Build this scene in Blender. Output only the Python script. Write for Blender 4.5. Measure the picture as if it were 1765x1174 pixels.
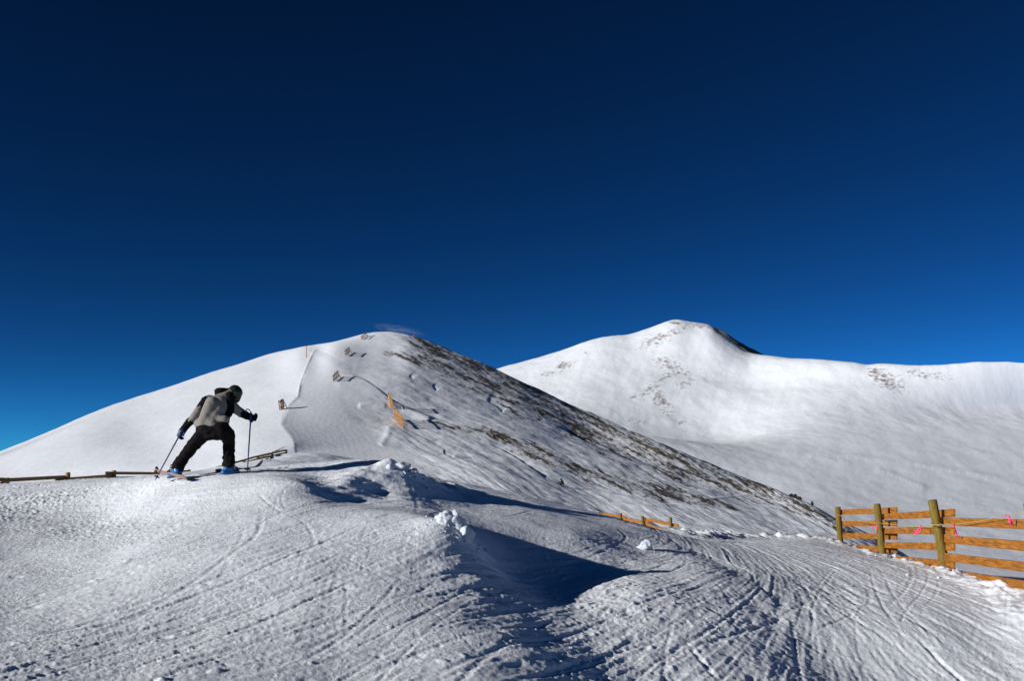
import bpy, bmesh, math, random
import numpy as np
from mathutils import Vector, Matrix, noise as mnoise

for o in list(bpy.data.objects):
    bpy.data.objects.remove(o)
sc = bpy.context.scene
col = sc.collection
R = math.radians
rng = np.random.default_rng(7)
random.seed(7)

# ------------------------------------------------------------------ camera
F, CX, HV, EYE = 1715.0, 882.5, 800.0, 1.7      # focal length and horizon in photo pixels, eye height in metres
cam = bpy.data.cameras.new('camera')
cam_o = bpy.data.objects.new('camera', cam)
col.objects.link(cam_o)
cam_o.location = (0, 0, EYE)
cam_o.rotation_euler = (R(90), 0, 0)
cam.sensor_width = 36
cam.lens = F / 1765 * 36
cam.shift_y = (HV - 587) / 1765
cam.clip_start, cam.clip_end = 0.1, 40000
sc.camera = cam_o

# ------------------------------------------------------------------ light
SUN_EL, SUN_BEHIND = 15.5, 27.0                  # the sun stands low on the left, a little behind the camera
sc.view_settings.view_transform = 'Standard'
sc.view_settings.look = 'None'
sc.view_settings.exposure = 0.1
sc.view_settings.gamma = 1
w = bpy.data.worlds.new('World')
sc.world = w
w.use_nodes = True
nt = w.node_tree
bg = nt.nodes['Background']
sky = nt.nodes.new('ShaderNodeTexSky')
sky.sky_type = 'NISHITA'
sky.sun_disc = False
sky.altitude, sky.air_density, sky.dust_density, sky.ozone_density = 3800, 0.5, 0.0, 3.0
sky.sun_elevation = R(SUN_EL)
sky.sun_rotation = R(-(90 + SUN_BEHIND))
gam = nt.nodes.new('ShaderNodeGamma')            # polarised, high-altitude sky: steeper falloff and deeper blue
gam.inputs[1].default_value = 1.75
tint = nt.nodes.new('ShaderNodeMix')
tint.data_type, tint.blend_type = 'RGBA', 'MULTIPLY'
tint.inputs[0].default_value = 1
tint.inputs[7].default_value = (0.064, 0.226, 0.208, 1)
nt.links.new(sky.outputs[0], gam.inputs[0])
nt.links.new(gam.outputs[0], tint.inputs[6])
nt.links.new(tint.outputs[2], bg.inputs[0])
bg.inputs[1].default_value = 0.1
sl = bpy.data.lights.new('sun', 'SUN')
sl.energy, sl.angle, sl.color = 5.0, R(0.5), (1.0, 0.975, 0.945)
sun = bpy.data.objects.new('sun', sl)
col.objects.link(sun)
sdir = Vector((-math.cos(R(SUN_BEHIND)) * math.cos(R(SUN_EL)), -math.sin(R(SUN_BEHIND)) * math.cos(R(SUN_EL)), math.sin(R(SUN_EL))))
sun.rotation_euler = sdir.to_track_quat('Z', 'Y').to_euler()
sun.location = sdir * 60

# ------------------------------------------------------------------ helpers
def tag(o, label=None, cat=None, group=None, kind=None):
    if label: o['label'] = label
    if cat: o['category'] = cat
    if group: o['group'] = group
    if kind: o['kind'] = kind
    return o

def empty(name, loc, label, cat, group=None):
    o = bpy.data.objects.new(name, None)
    col.objects.link(o)
    o.location = loc
    o.empty_display_size = 0.2
    bpy.context.view_layer.update()
    return tag(o, label, cat, group)

def link_mesh(name, me, mat, parent=None, smooth=False):
    o = bpy.data.objects.new(name, me)
    col.objects.link(o)
    if mat: me.materials.append(mat)
    if smooth: me.polygons.foreach_set('use_smooth', [True] * len(me.polygons))
    if parent:
        o.parent = parent
        o.matrix_parent_inverse = parent.matrix_world.inverted()
    return o

def from_bm(name, bm, mat, parent=None, smooth=False):
    bmesh.ops.recalc_face_normals(bm, faces=bm.faces)
    me = bpy.data.meshes.new(name)
    bm.to_mesh(me)
    bm.free()
    return link_mesh(name, me, mat, parent, smooth)

def P(u, v, Y):
    """the world point seen at photo pixel (u, v), Y metres away"""
    return Vector(((u - CX) / F * Y, Y, EYE + (HV - v) / F * Y))

def perlin(x, y, seed=0):
    r = np.random.default_rng(seed)
    perm = r.permutation(512)
    ang = r.random(512) * 2 * math.pi
    gx, gy = np.cos(ang), np.sin(ang)
    xi, yi = np.floor(x).astype(np.int64), np.floor(y).astype(np.int64)
    xf, yf = x - xi, y - yi
    def g(i, j, dx, dy):
        h = perm[(perm[i & 511] + j) & 511]
        return gx[h] * dx + gy[h] * dy
    sx, sy = xf * xf * xf * (xf * (xf * 6 - 15) + 10), yf * yf * yf * (yf * (yf * 6 - 15) + 10)
    a = g(xi, yi, xf, yf) * (1 - sx) + g(xi + 1, yi, xf - 1, yf) * sx
    b = g(xi, yi + 1, xf, yf - 1) * (1 - sx) + g(xi + 1, yi + 1, xf - 1, yf - 1) * sx
    return (a * (1 - sy) + b * sy) * 1.5

def fbm(x, y, octaves, seed=0, gain=0.5):
    s, a = np.zeros_like(x), 1.0
    for k in range(octaves):
        s += a * perlin(x * 2 ** k + 13.7 * k, y * 2 ** k - 7.1 * k, seed + k)
        a *= gain
    return s

def sstep(a, b, x):
    t = np.clip((x - a) / (b - a), 0, 1)
    return t * t * (3 - 2 * t)

def pchip(xk, yk, x):
    """monotone cubic through knots (smooth, no overshoot)"""
    xk, yk = np.asarray(xk, float), np.asarray(yk, float)
    h, d = np.diff(xk), np.diff(yk) / np.diff(xk)
    m = np.zeros_like(yk)
    m[0], m[-1] = d[0], d[-1]
    for i in range(1, len(xk) - 1):
        if d[i - 1] * d[i] > 0:
            w1, w2 = 2 * h[i] + h[i - 1], h[i] + 2 * h[i - 1]
            m[i] = (w1 + w2) / (w1 / d[i - 1] + w2 / d[i])
    x = np.clip(x, xk[0], xk[-1])
    i = np.clip(np.searchsorted(xk, x, side='right') - 1, 0, len(xk) - 2)
    t = (x - xk[i]) / h[i]
    return ((1 + 2 * t) * (1 - t) ** 2 * yk[i] + t * (1 - t) ** 2 * h[i] * m[i]
            + t * t * (3 - 2 * t) * yk[i + 1] + t * t * (t - 1) * h[i] * m[i + 1])

def grid_mesh(name, X, Y, Z, mat, attrs=None):
    nr, nc = X.shape
    me = bpy.data.meshes.new(name)
    co = np.stack([X, Y, Z], -1).reshape(-1, 3).astype(np.float32)
    me.vertices.add(nr * nc)
    me.vertices.foreach_set('co', co.ravel())
    idx = np.arange(nr * nc, dtype=np.int32).reshape(nr, nc)
    q = np.stack([idx[:-1, :-1], idx[:-1, 1:], idx[1:, 1:], idx[1:, :-1]], -1).reshape(-1, 4)
    n = len(q)
    me.loops.add(n * 4)
    me.loops.foreach_set('vertex_index', q.ravel())
    me.polygons.add(n)
    me.polygons.foreach_set('loop_start', np.arange(0, n * 4, 4, dtype=np.int32))
    me.polygons.foreach_set('loop_total', np.full(n, 4, dtype=np.int32))
    me.polygons.foreach_set('use_smooth', np.ones(n, dtype=bool))
    for k, a in (attrs or {}).items():
        at = me.attributes.new(k, 'FLOAT', 'POINT')
        at.data.foreach_set('value', a.ravel().astype(np.float32))
    me.update()
    me.validate()
    o = bpy.data.objects.new(name, me)
    col.objects.link(o)
    me.materials.append(mat)
    return o

def seg_dist(px, py, poly):
    """distance to a polyline, signed side (+ right of travel) and position along it 0..1"""
    best = np.full(px.shape, 1e9)
    side = np.zeros(px.shape)
    along = np.zeros(px.shape)
    L = [math.dist(poly[i], poly[i + 1]) for i in range(len(poly) - 1)]
    tot, acc = sum(L), 0.0
    for i in range(len(poly) - 1):
        ax, ay = poly[i]
        bx, by = poly[i + 1]
        dx, dy = bx - ax, by - ay
        t = np.clip(((px - ax) * dx + (py - ay) * dy) / (dx * dx + dy * dy), 0, 1)
        d = np.hypot(px - ax - t * dx, py - ay - t * dy)
        c = (dx * (py - ay) - dy * (px - ax))
        mk = d < best
        best = np.where(mk, d, best)
        side = np.where(mk, np.sign(c), side)
        along = np.where(mk, (acc + t * L[i]) / tot, along)
        acc += L[i]
    return best, side, along

# ------------------------------------------------------------------ materials
def new_mat(name):
    m = bpy.data.materials.new(name)
    m.use_nodes = True
    n = m.node_tree
    return m, n, n.nodes['Principled BSDF']

def node(n, t, **kw):
    x = n.nodes.new(t)
    for k, v in kw.items():
        if k.startswith('i_'):
            x.inputs[int(k[2:])].default_value = v
        else:
            setattr(x, k, v)
    return x

def plain(name, c, rough=0.6, vary=0.15, scale=8.0, bump=0.0, metal=0.0, spec=0.3, stretch=None):
    """one colour broken up by object-space noise"""
    m, n, b = new_mat(name)
    tc = node(n, 'ShaderNodeTexCoord')
    mp = node(n, 'ShaderNodeMapping')
    if stretch: mp.inputs['Scale'].default_value = stretch
    n.links.new(tc.outputs['Object'], mp.inputs[0])
    ns = node(n, 'ShaderNodeTexNoise')
    ns.inputs['Scale'].default_value = scale
    ns.inputs['Detail'].default_value = 5
    n.links.new(mp.outputs[0], ns.inputs['Vector'])
    rp = node(n, 'ShaderNodeValToRGB')
    rp.color_ramp.elements[0].position, rp.color_ramp.elements[1].position = 0.3, 0.7
    rp.color_ramp.elements[0].color = [x * (1 - vary) for x in c] + [1]
    rp.color_ramp.elements[1].color = [min(1, x * (1 + vary)) for x in c] + [1]
    n.links.new(ns.outputs['Fac'], rp.inputs[0])
    n.links.new(rp.outputs[0], b.inputs['Base Color'])
    b.inputs['Roughness'].default_value = rough
    b.inputs['Metallic'].default_value = metal
    b.inputs['Specular IOR Level'].default_value = spec
    if bump:
        bp = node(n, 'ShaderNodeBump')
        bp.inputs['Strength'].default_value = bump
        bp.inputs['Distance'].default_value = 0.01
        n.links.new(ns.outputs['Fac'], bp.inputs['Height'])
        n.links.new(bp.outputs[0], b.inputs['Normal'])
    return m

def snow_mat(name, base=(0.845, 0.875, 0.92), bumps=((30, 0.02, 0.25),), cover=None, cover_scale=1.0, patchy=False):
    """snow; where the mesh attribute 'cover' is high, bare grass and rock break through"""
    m, n, b = new_mat(name)
    b.inputs['Roughness'].default_value = 0.65
    b.inputs['Specular IOR Level'].default_value = 0.15
    geo = node(n, 'ShaderNodeNewGeometry')
    prev = None
    for sc_, dist, st in bumps:
        ns = node(n, 'ShaderNodeTexNoise')
        ns.inputs['Scale'].default_value = sc_
        ns.inputs['Detail'].default_value = 6
        ns.inputs['Roughness'].default_value = 0.6
        n.links.new(geo.outputs['Position'], ns.inputs['Vector'])
        bp = node(n, 'ShaderNodeBump')
        bp.inputs['Strength'].default_value = st
        if patchy and sc_ > 20:                                      # scraped places are smoother than loose ones
            pn = node(n, 'ShaderNodeTexNoise')
            pn.inputs['Scale'].default_value = 1.1
            pn.inputs['Detail'].default_value = 3
            n.links.new(geo.outputs['Position'], pn.inputs['Vector'])
            pm = node(n, 'ShaderNodeMapRange')
            pm.inputs['From Min'].default_value, pm.inputs['From Max'].default_value = 0.38, 0.64
            pm.inputs['To Min'].default_value, pm.inputs['To Max'].default_value = st * 0.18, st * 1.15
            n.links.new(pn.outputs['Fac'], pm.inputs['Value'])
            n.links.new(pm.outputs[0], bp.inputs['Strength'])
        bp.inputs['Distance'].default_value = dist
        n.links.new(ns.outputs['Fac'], bp.inputs['Height'])
        if prev: n.links.new(prev.outputs[0], bp.inputs['Normal'])
        prev = bp
    n.links.new(prev.outputs[0], b.inputs['Normal'])
    if not cover:
        b.inputs['Base Color'].default_value = (*base, 1)
        return m
    at = node(n, 'ShaderNodeAttribute')
    at.attribute_name = 'cover'
    fine = node(n, 'ShaderNodeTexNoise')
    fine.inputs['Scale'].default_value = cover_scale
    fine.inputs['Detail'].default_value = 8
    fine.inputs['Roughness'].default_value = 0.72
    n.links.new(geo.outputs['Position'], fine.inputs['Vector'])
    add = node(n, 'ShaderNodeMath', operation='ADD')
    n.links.new(at.outputs['Fac'], add.inputs[0])
    n.links.new(fine.outputs['Fac'], add.inputs[1])
    mr = node(n, 'ShaderNodeMapRange')
    mr.inputs['From Min'].default_value, mr.inputs['From Max'].default_value = 0.90, 1.36
    n.links.new(add.outputs[0], mr.inputs['Value'])
    hue = node(n, 'ShaderNodeTexNoise')
    hue.inputs['Scale'].default_value = cover_scale * 0.35
    hue.inputs['Detail'].default_value = 6
    n.links.new(geo.outputs['Position'], hue.inputs['Vector'])
    rp = node(n, 'ShaderNodeValToRGB')
    e = rp.color_ramp.elements
    e[0].position, e[0].color = 0.36, (*cover[0], 1)
    e[1].position, e[1].color = 0.66, (*cover[2], 1)
    k = e.new(0.5)
    k.color = (*cover[1], 1)
    n.links.new(hue.outputs['Fac'], rp.inputs[0])
    mx = node(n, 'ShaderNodeMix', data_type='RGBA')
    mx.inputs[6].default_value = (*base, 1)
    n.links.new(mr.outputs[0], mx.inputs[0])
    n.links.new(rp.outputs[0], mx.inputs[7])
    n.links.new(mx.outputs[2], b.inputs['Base Color'])
    return m

M_ground = snow_mat('packed_snow', bumps=((9, 0.04, 0.3), (34, 0.022, 0.6), (95, 0.010, 0.55)), patchy=True)
M_hill = snow_mat('wind_packed_snow', bumps=((0.5, 0.35, 0.35), (2.5, 0.12, 0.35)),
                  cover=((0.045, 0.043, 0.042), (0.115, 0.088, 0.062), (0.20, 0.155, 0.10)), cover_scale=1.7)
M_mount = snow_mat('mountain_snow', bumps=((0.03, 3.0, 0.3), (0.15, 1.0, 0.3)),
                   cover=((0.10, 0.085, 0.08), (0.22, 0.15, 0.13), (0.30, 0.22, 0.20)), cover_scale=0.16)
M_rock = plain('dark_rock', (0.10, 0.09, 0.085), rough=0.9, vary=0.5, scale=0.03, bump=0.6)
M_valley = snow_mat('valley_snow', bumps=((0.02, 4, 0.3),))
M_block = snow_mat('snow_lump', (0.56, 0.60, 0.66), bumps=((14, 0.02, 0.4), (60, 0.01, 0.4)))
M_post = plain('round_post_wood', (0.165, 0.115, 0.020), rough=0.8, vary=0.35, scale=6, bump=0.5, stretch=(6, 6, 0.7))
M_rail = plain('orange_board_wood', (0.31, 0.118, 0.014), rough=0.75, vary=0.5, scale=4, bump=0.5, stretch=(3, 0.5, 9))
M_oldrail = plain('brown_board_wood', (0.34, 0.19, 0.075), rough=0.8, vary=0.3, scale=5, bump=0.3, stretch=(1, 1, 6))
M_slat = plain('ochre_slat_wood', (0.52, 0.25, 0.05), rough=0.8, vary=0.3, scale=1.5)
M_greyslat = plain('weathered_slat_wood', (0.20, 0.13, 0.08), rough=0.9, vary=0.3, scale=1.5)
M_rope = plain('rope_fibre', (0.45, 0.40, 0.16), rough=0.9)
M_pink = plain('pink_ribbon_plastic', (0.95, 0.06, 0.22), rough=0.45, vary=0.1)
M_red = plain('red_pole_plastic', (0.7, 0.08, 0.06), rough=0.5)
M_bamboo = plain('thin_bamboo', (0.42, 0.20, 0.10), rough=0.7)
M_jacket = plain('taupe_jacket_cloth', (0.215, 0.197, 0.172), rough=0.85, vary=0.05, scale=20, bump=0.2)
M_black = plain('black_cloth', (0.007, 0.007, 0.009), rough=0.9, vary=0.3, scale=14, bump=0.35, spec=0.08)
M_pants = plain('dark_trouser_cloth', (0.009, 0.0075, 0.008), rough=0.9, vary=0.3, scale=12, bump=0.4, spec=0.08)
M_helmet = plain('dark_green_helmet_shell', (0.010, 0.022, 0.016), rough=0.35, vary=0.1, spec=0.5)
M_strap = plain('goggle_strap', (0.10, 0.085, 0.04), rough=0.7)
M_skin = plain('skin', (0.50, 0.30, 0.22), rough=0.6)
M_boot = plain('blue_boot_plastic', (0.010, 0.11, 0.32), rough=0.35, vary=0.12, spec=0.5)
M_bootdark = plain('dark_boot_plastic', (0.02, 0.03, 0.06), rough=0.45)
M_skiblack = plain('black_ski_top', (0.018, 0.018, 0.02), rough=0.35, spec=0.5)
M_skibase = plain('grey_orange_ski_top', (0.27, 0.17, 0.14), rough=0.5, vary=0.4, scale=3)
M_pole = plain('navy_pole_metal', (0.03, 0.03, 0.09), rough=0.35, metal=0.4)
M_grip = plain('blue_grip', (0.02, 0.04, 0.20), rough=0.5)
M_grey = plain('grey_glove_leather', (0.22, 0.22, 0.22), rough=0.7)
M_shrub = plain('dark_conifer_scrub', (0.035, 0.045, 0.03), rough=0.9, vary=0.4)

# ------------------------------------------------------------------ near ground: control points (u, distance, v)
G = [
    # below and in front of the camera
    (-400, 3.5, 1400), (200, 3.5, 1480), (882, 3.5, 1640), (1500, 3.5, 1760), (2100, 3.5, 1800),
    (-300, 6.4, 1176), (0, 6.6, 1184), (300, 7.0, 1172), (600, 7.4, 1168), (850, 7.7, 1164), (965, 7.9, 1180), (1060, 8.3, 1190), (800, 8.8, 1083), (900, 8.8, 1110), (1000, 8.8, 1138),
    (1250, 8.8, 1180), (1500, 10.0, 1174), (1765, 11.0, 1120), (2050, 11.0, 1140),
    # left slope
    (-300, 10, 982), (0, 10, 1010), (150, 10, 1005), (350, 10, 990), (500, 10, 986), (350, 12, 916), (470, 12, 906), (720, 10, 1010),
    (-300, 15, 875), (0, 15, 890), (200, 15, 884), (400, 14, 861),
    (560, 12, 908), (700, 12, 902), (770, 12, 905),
    # the drop along the right of the left slope
    (830, 10, 1030), (930, 9.8, 1077), (1010, 9.9, 1087), (860, 12.2, 978), (950, 12.3, 1010), (955, 11.2, 1033), (1050, 11.2, 1036), (1080, 12, 1008), (1200, 12, 1022),
    # skier's shelf and its crest
    (-400, 22, 855), (-200, 22, 845), (0, 22, 836), (100, 22, 830), (200, 20, 824), (300, 16.2, 822), (290, 20, 818),
    (400, 16, 818), (460, 16.3, 810), (380, 17.5, 815), (470, 18, 803), (520, 16.3, 804), (520, 14.6, 832), (565, 16.0, 806), (600, 16.4, 799),
    # mound with its shaded right side
    (640, 17.0, 793), (690, 17.2, 797), (635, 16.6, 804), (605, 15.9, 825), (580, 15.3, 838), (558, 14.6, 852), (650, 15.9, 852), (700, 15.6, 862), (740, 16.4, 858), (600, 14.7, 864), (560, 13.6, 869), (650, 13.6, 877), (740, 13.5, 885),
    (720, 17.4, 811), (760, 18.8, 824), (800, 20.5, 833), (765, 18, 845), (850, 18, 865),
    (890, 21.4, 848), (960, 21, 866), (900, 16.2, 892), (1000, 15.1, 925), (1000, 18.3, 892), (1040, 20.5, 886), (1100, 20.6, 900),
    # trough, bank and the lip along the fence
    (1120, 15, 962), (1250, 14, 985), (1320, 12, 1045), (1165, 21.2, 911), (1165, 16.8, 940), (1205, 23.5, 914), (1250, 25.8, 917), (1300, 27, 920), (1380, 27.2, 922),
    (1350, 17, 968), (1450, 14, 1020), (1446, 26.3, 934), (1480, 24.5, 944), (1525, 21.8, 957), (1580, 19.2, 968), (1640, 17.1, 983), (1700, 15, 1000), (1785, 12.6, 1030),
    (1600, 11.5, 1085), (1850, 11.5, 1055), (2100, 11.0, 1100),
    # behind the crests
    (-300, 32, 862), (0, 32, 846), (117, 36.6, 837), (197, 42, 829), (268, 47, 825), (367, 56, 813), (420, 62, 801), (444, 66, 794), (468, 70, 788), (493, 74, 782),
    (0, 74, 866), (150, 74, 854), (260, 74, 842), (330, 74, 832), (390, 90, 826), (330, 28, 822), (420, 30, 809), (470, 30, 801), (470, 50, 794), (560, 24, 812), (640, 24, 822), (540, 45, 812), (640, 50, 826), (760, 35, 850), (760, 60, 850),
    (900, 50, 880), (1033, 63, 897), (1070, 58.5, 903), (1108, 54, 912), (1159, 50, 926), (1300, 45, 965), (1446, 45, 1000), (1600, 45, 1060), (1600, 28, 1030),
    (1785, 20, 1090), (1785, 45, 1130), (2100, 30, 1180), (2100, 60, 1150),
    (-300, 110, 900), (0, 110, 868), (200, 110, 856), (367, 110, 832), (470, 110, 812), (560, 110, 835), (760, 110, 868), (900, 110, 890), (1100, 110, 925), (1300, 110, 960), (1500, 110, 1030),
    (1800, 110, 1110), (2100, 110, 1130),
]
SIL = {0: (836, 1), 100: (830, 1), 200: (823, 1), 290: (819, 2), 400: (812, 0), 470: (803, 3), 493: (800, 5), 520: (800, 13), 560: (800, 20), 600: (796, 18), 640: (793, 12), 690: (797, 7), 720: (812, 14), 760: (826, 13), 800: (835, 6),
       890: (850, 4), 960: (866, 4), 1040: (886, 2), 1100: (900, 5), 1165: (911, 13), 1200: (915, 16), 1300: (920, 14), 1400: (925, 13), 1446: (933, 6), 1480: (945, 8), 1519: (956, 10), 1560: (965, 11), 1615: (978, 11), 1660: (988, 11), 1700: (1000, 10), 1765: (1020, 18), 1900: (1050, 18)}
_su, _sv, _sd = list(SIL), [a for a, b in SIL.values()], [b for a, b in SIL.values()]
# let the crest points down by the height the loose snow adds on top of them
G = [(u, y, v + (np.interp(u, _su, _sd) if 12 < y < 40 and abs(v - np.interp(u, _su, _sv)) < 16 and u > 250 else 0)) for u, y, v in G]
g_pts = np.array([[(u - CX) / F * y, y, EYE + (HV - v) / F * y] for u, y, v in G])
_sx = lambda x, y: (np.asarray(x) / np.maximum(y, 1.0)) * 6.0       # evens out the spacing of the points with distance
_sy = lambda y: np.log(np.maximum(y, 1.0)) * 4.0
def _tps(r2):
    return np.where(r2 > 1e-12, 0.5 * r2 * np.log(np.maximum(r2, 1e-12)), 0)
_ax, _ay = _sx(g_pts[:, 0], g_pts[:, 1]), _sy(g_pts[:, 1])
_n = len(g_pts)
_K = _tps((_ax[:, None] - _ax[None]) ** 2 + (_ay[:, None] - _ay[None]) ** 2) + np.eye(_n) * 0.004
_Pm = np.stack([np.ones(_n), _ax, _ay], 1)
_A = np.block([[_K, _Pm], [_Pm.T, np.zeros((3, 3))]])
_slope = (g_pts[:, 2] - EYE) / g_pts[:, 1]
_w = np.linalg.solve(_A, np.concatenate([_slope, np.zeros(3)]))
def tps_slope(a, b):
    out = _w[_n] + _w[_n + 1] * a + _w[_n + 2] * b
    for i in range(_n):
        out = out + _w[i] * _tps((a - _ax[i]) ** 2 + (b - _ay[i]) ** 2)
    return out
# tabulate it once, look it up bilinearly afterwards
TA, TB = np.linspace(-0.82 * 6, 0.82 * 6, 360), np.linspace(_sy(3.0), _sy(112.0), 420)
T_tab = tps_slope(*np.meshgrid(TA, TB))
def bilin(tab, fx, fy):
    ny, nx = tab.shape
    fx, fy = np.clip(fx, 0, nx - 1.001), np.clip(fy, 0, ny - 1.001)
    i, j = fx.astype(np.int64), fy.astype(np.int64)
    a, b = fx - i, fy - j
    return (tab[j, i] * (1 - a) + tab[j, i + 1] * a) * (1 - b) + (tab[j + 1, i] * (1 - a) + tab[j + 1, i + 1] * a) * b
def ground_smooth(x, y):
    x, y = np.asarray(x, float), np.asarray(y, float)
    s = bilin(T_tab, (_sx(x, y) - TA[0]) / (TA[1] - TA[0]), (_sy(y) - TB[0]) / (TB[1] - TB[0]))
    return EYE + s * y
def hit(u, v, y0=4.0, y1=60.0, fn=None):
    """where the ray through photo pixel (u, v) first meets the near ground"""
    ys = np.exp(np.linspace(math.log(y0), math.log(y1), 1600))
    xs = (u - CX) / F * ys
    vv = HV - (ground_full(xs, ys) - EYE) / ys * F
    k = np.argmax(vv <= v) if (vv <= v).any() else int(np.argmin(vv))
    return float(xs[k]), float(ys[k])
ground_full = ground_smooth

# --- fine relief of the near ground: a height map over x, y (metres)
RES, X0, X1, Y0, Y1 = 0.017, -12.5, 12.5, 4.0, 36.0
gx = np.arange(X0, X1, RES)
gy = np.arange(Y0, Y1, RES)
GX, GY = np.meshgrid(gx, gy)
NXg, NYg = len(gx), len(gy)
GUIDES = [
    [(-200, 1060), (120, 1010), (400, 930), (640, 868)], [(0, 1170), (350, 1075), (620, 980), (800, 930)], [(0, 1090), (300, 1010), (560, 930), (720, 890)],
    [(0, 960), (300, 905), (560, 852)], [(0, 870), (250, 852), (420, 836)], [(250, 1174), (560, 1080), (760, 1010), (950, 990)],
    [(480, 1170), (760, 1090), (980, 1050), (1250, 985)], [(560, 860), (700, 855), (860, 862), (1000, 880)], [(760, 830), (900, 870), (1060, 905)],
    [(700, 1170), (900, 1120), (1120, 1050), (1300, 985)], [(900, 1174), (1080, 1110), (1230, 1040), (1310, 990)],
    [(1120, 1174), (1230, 1100), (1310, 1020), (1290, 960), (1190, 925)], [(1330, 1174), (1350, 1080), (1340, 1010), (1290, 955), (1190, 922)],
    [(1560, 1174), (1450, 1070), (1370, 1000), (1290, 950), (1190, 920)], [(1765, 1150), (1600, 1060), (1440, 985), (1300, 940)],
    [(1765, 1080), (1620, 1020), (1480, 965), (1350, 935)], [(850, 900), (1000, 925), (1120, 945), (1250, 975)], [(900, 960), (1020, 960), (1150, 950)],
]
gs = []
for gl in GUIDES:
    pts = [hit(u, v) for u, v in gl]
    for a, b in zip(pts[:-1], pts[1:]):
        d = math.hypot(b[0] - a[0], b[1] - a[1])
        if d < 0.05: continue
        for t in np.linspace(0.1, 0.9, max(2, int(d / 0.8))):
            gs.append((a[0] + (b[0] - a[0]) * t, a[1] + (b[1] - a[1]) * t, math.atan2(b[1] - a[1], b[0] - a[0])))
gs = np.array(gs)
cgx, cgy = np.arange(X0, X1 + 0.3, 0.3), np.arange(Y0, Y1 + 0.3, 0.3)
CGX, CGY = np.meshgrid(cgx, cgy)
ca, sa = np.zeros_like(CGX), np.zeros_like(CGX)
for x, y, t in gs:
    wgt = 1.0 / ((CGX - x) ** 2 + (CGY - y) ** 2 + 0.25) ** 2
    ca += wgt * math.cos(2 * t)
    sa += wgt * math.sin(2 * t)
theta_c = 0.5 * np.arctan2(sa, ca)
mc, ms = np.cos(2 * theta_c), np.sin(2 * theta_c)
def flow(x, y):
    fx, fy = (x - X0) / 0.3, (y - Y0) / 0.3
    return 0.5 * np.arctan2(bilin(ms, fx, fy), bilin(mc, fx, fy))
TH = flow(GX, GY)
def lic(src, steps, h):
    """smear noise along the ski direction"""
    acc = src.copy()
    for sgn in (1, -1):
        ix, iy = np.meshgrid(np.arange(NXg, dtype=np.float32), np.arange(NYg, dtype=np.float32))
        pc, ps = np.cos(TH).astype(np.float32) * sgn, np.sin(TH).astype(np.float32) * sgn
        for k in range(steps):
            ix += pc * h
            iy += ps * h
            jx, jy = np.clip(ix, 0, NXg - 1).astype(np.int32), np.clip(iy, 0, NYg - 1).astype(np.int32)
            acc += src[jy, jx]
            c, s = np.cos(TH[jy, jx]).astype(np.float32), np.sin(TH[jy, jx]).astype(np.float32)
            f = np.where(c * pc + s * ps < 0, -1, 1).astype(np.float32)
            pc, ps = c * f, s * f
    return (acc - acc.mean()) / acc.std()
def upnoise(cell, seed):
    r = np.random.default_rng(seed)
    t = r.standard_normal((int(NYg * RES / cell) + 3, int(NXg * RES / cell) + 3))
    return bilin(t, (GX - X0) / cell, (GY - Y0) / cell).astype(np.float32)
# streak strength over the ground
zs = ground_smooth(GX, GY)
GU, GV = CX + GX / GY * F, HV - (zs - EYE) / GY * F
fan = sstep(880, 1080, GU) * sstep(925, 980, GV)                     # churned lower right
bank = sstep(1150, 1300, GU) * (1 - sstep(960, 1080, GV))            # scraped smooth bank by the fence
shelf = 1 - sstep(380, 520, GU) * 1.0
far_left = (1 - sstep(200, 420, GU)) * (1 - sstep(880, 960, GV))
patch = np.clip(0.65 + 0.7 * fbm(GX / 2.2, GY / 3.2, 3, 21), 0.15, 1.5)
zone = np.exp(-(((GU - 640) / 110) ** 2 + ((GV - 838) / 34) ** 2)) * sstep(14.0, 14.6, GY) + 0.8 * np.exp(-((GU - (760 + (GV - 930) * 0.75)) / 95) ** 2) * sstep(935, 975, GV) * (GY < 13)
H = (0.0024 + 0.0060 * zone) * lic(upnoise(0.075, 1), 30, 2.2) * patch * (0.70 + 0.7 * fan - 0.45 * bank - 0.35 * far_left)
H += 0.0021 * lic(upnoise(0.028, 2), 26, 1.6) * (0.7 + 0.6 * bank + 0.4 * fan) * (1.6 - 0.6 * patch)
H += 0.030 * fbm(GX / 1.7, GY / 2.4, 3, 31) * (1 - 0.6 * bank)
swell = fbm(GX / 1.7 + 0.4 * GY, GY / 0.42, 3, 35)
H += swell * (0.034 * zone * (GY > 13.5) + 0.016 * zone * (GY <= 13.5) + 0.010 * sstep(12, 17, GY) * (1 - 0.7 * bank))
H += 0.010 * zone * lic(upnoise(0.16, 3), 30, 2.4)
H += 0.0055 * fbm(GX / 0.28, GY / 0.36, 3, 41) * patch * (0.8 + 0.9 * fan + 0.8 * zone - 0.5 * bank + 0.5 * far_left)
crumb = fbm(GX / 0.06, GY / 0.08, 2, 51)
H += 0.0085 * np.clip(crumb - 0.12, 0, 1) * (0.55 + 2.2 * far_left + 0.9 * fan - 0.3 * bank) * np.clip(patch, 0.3, 1.2) * 1.4

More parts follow.
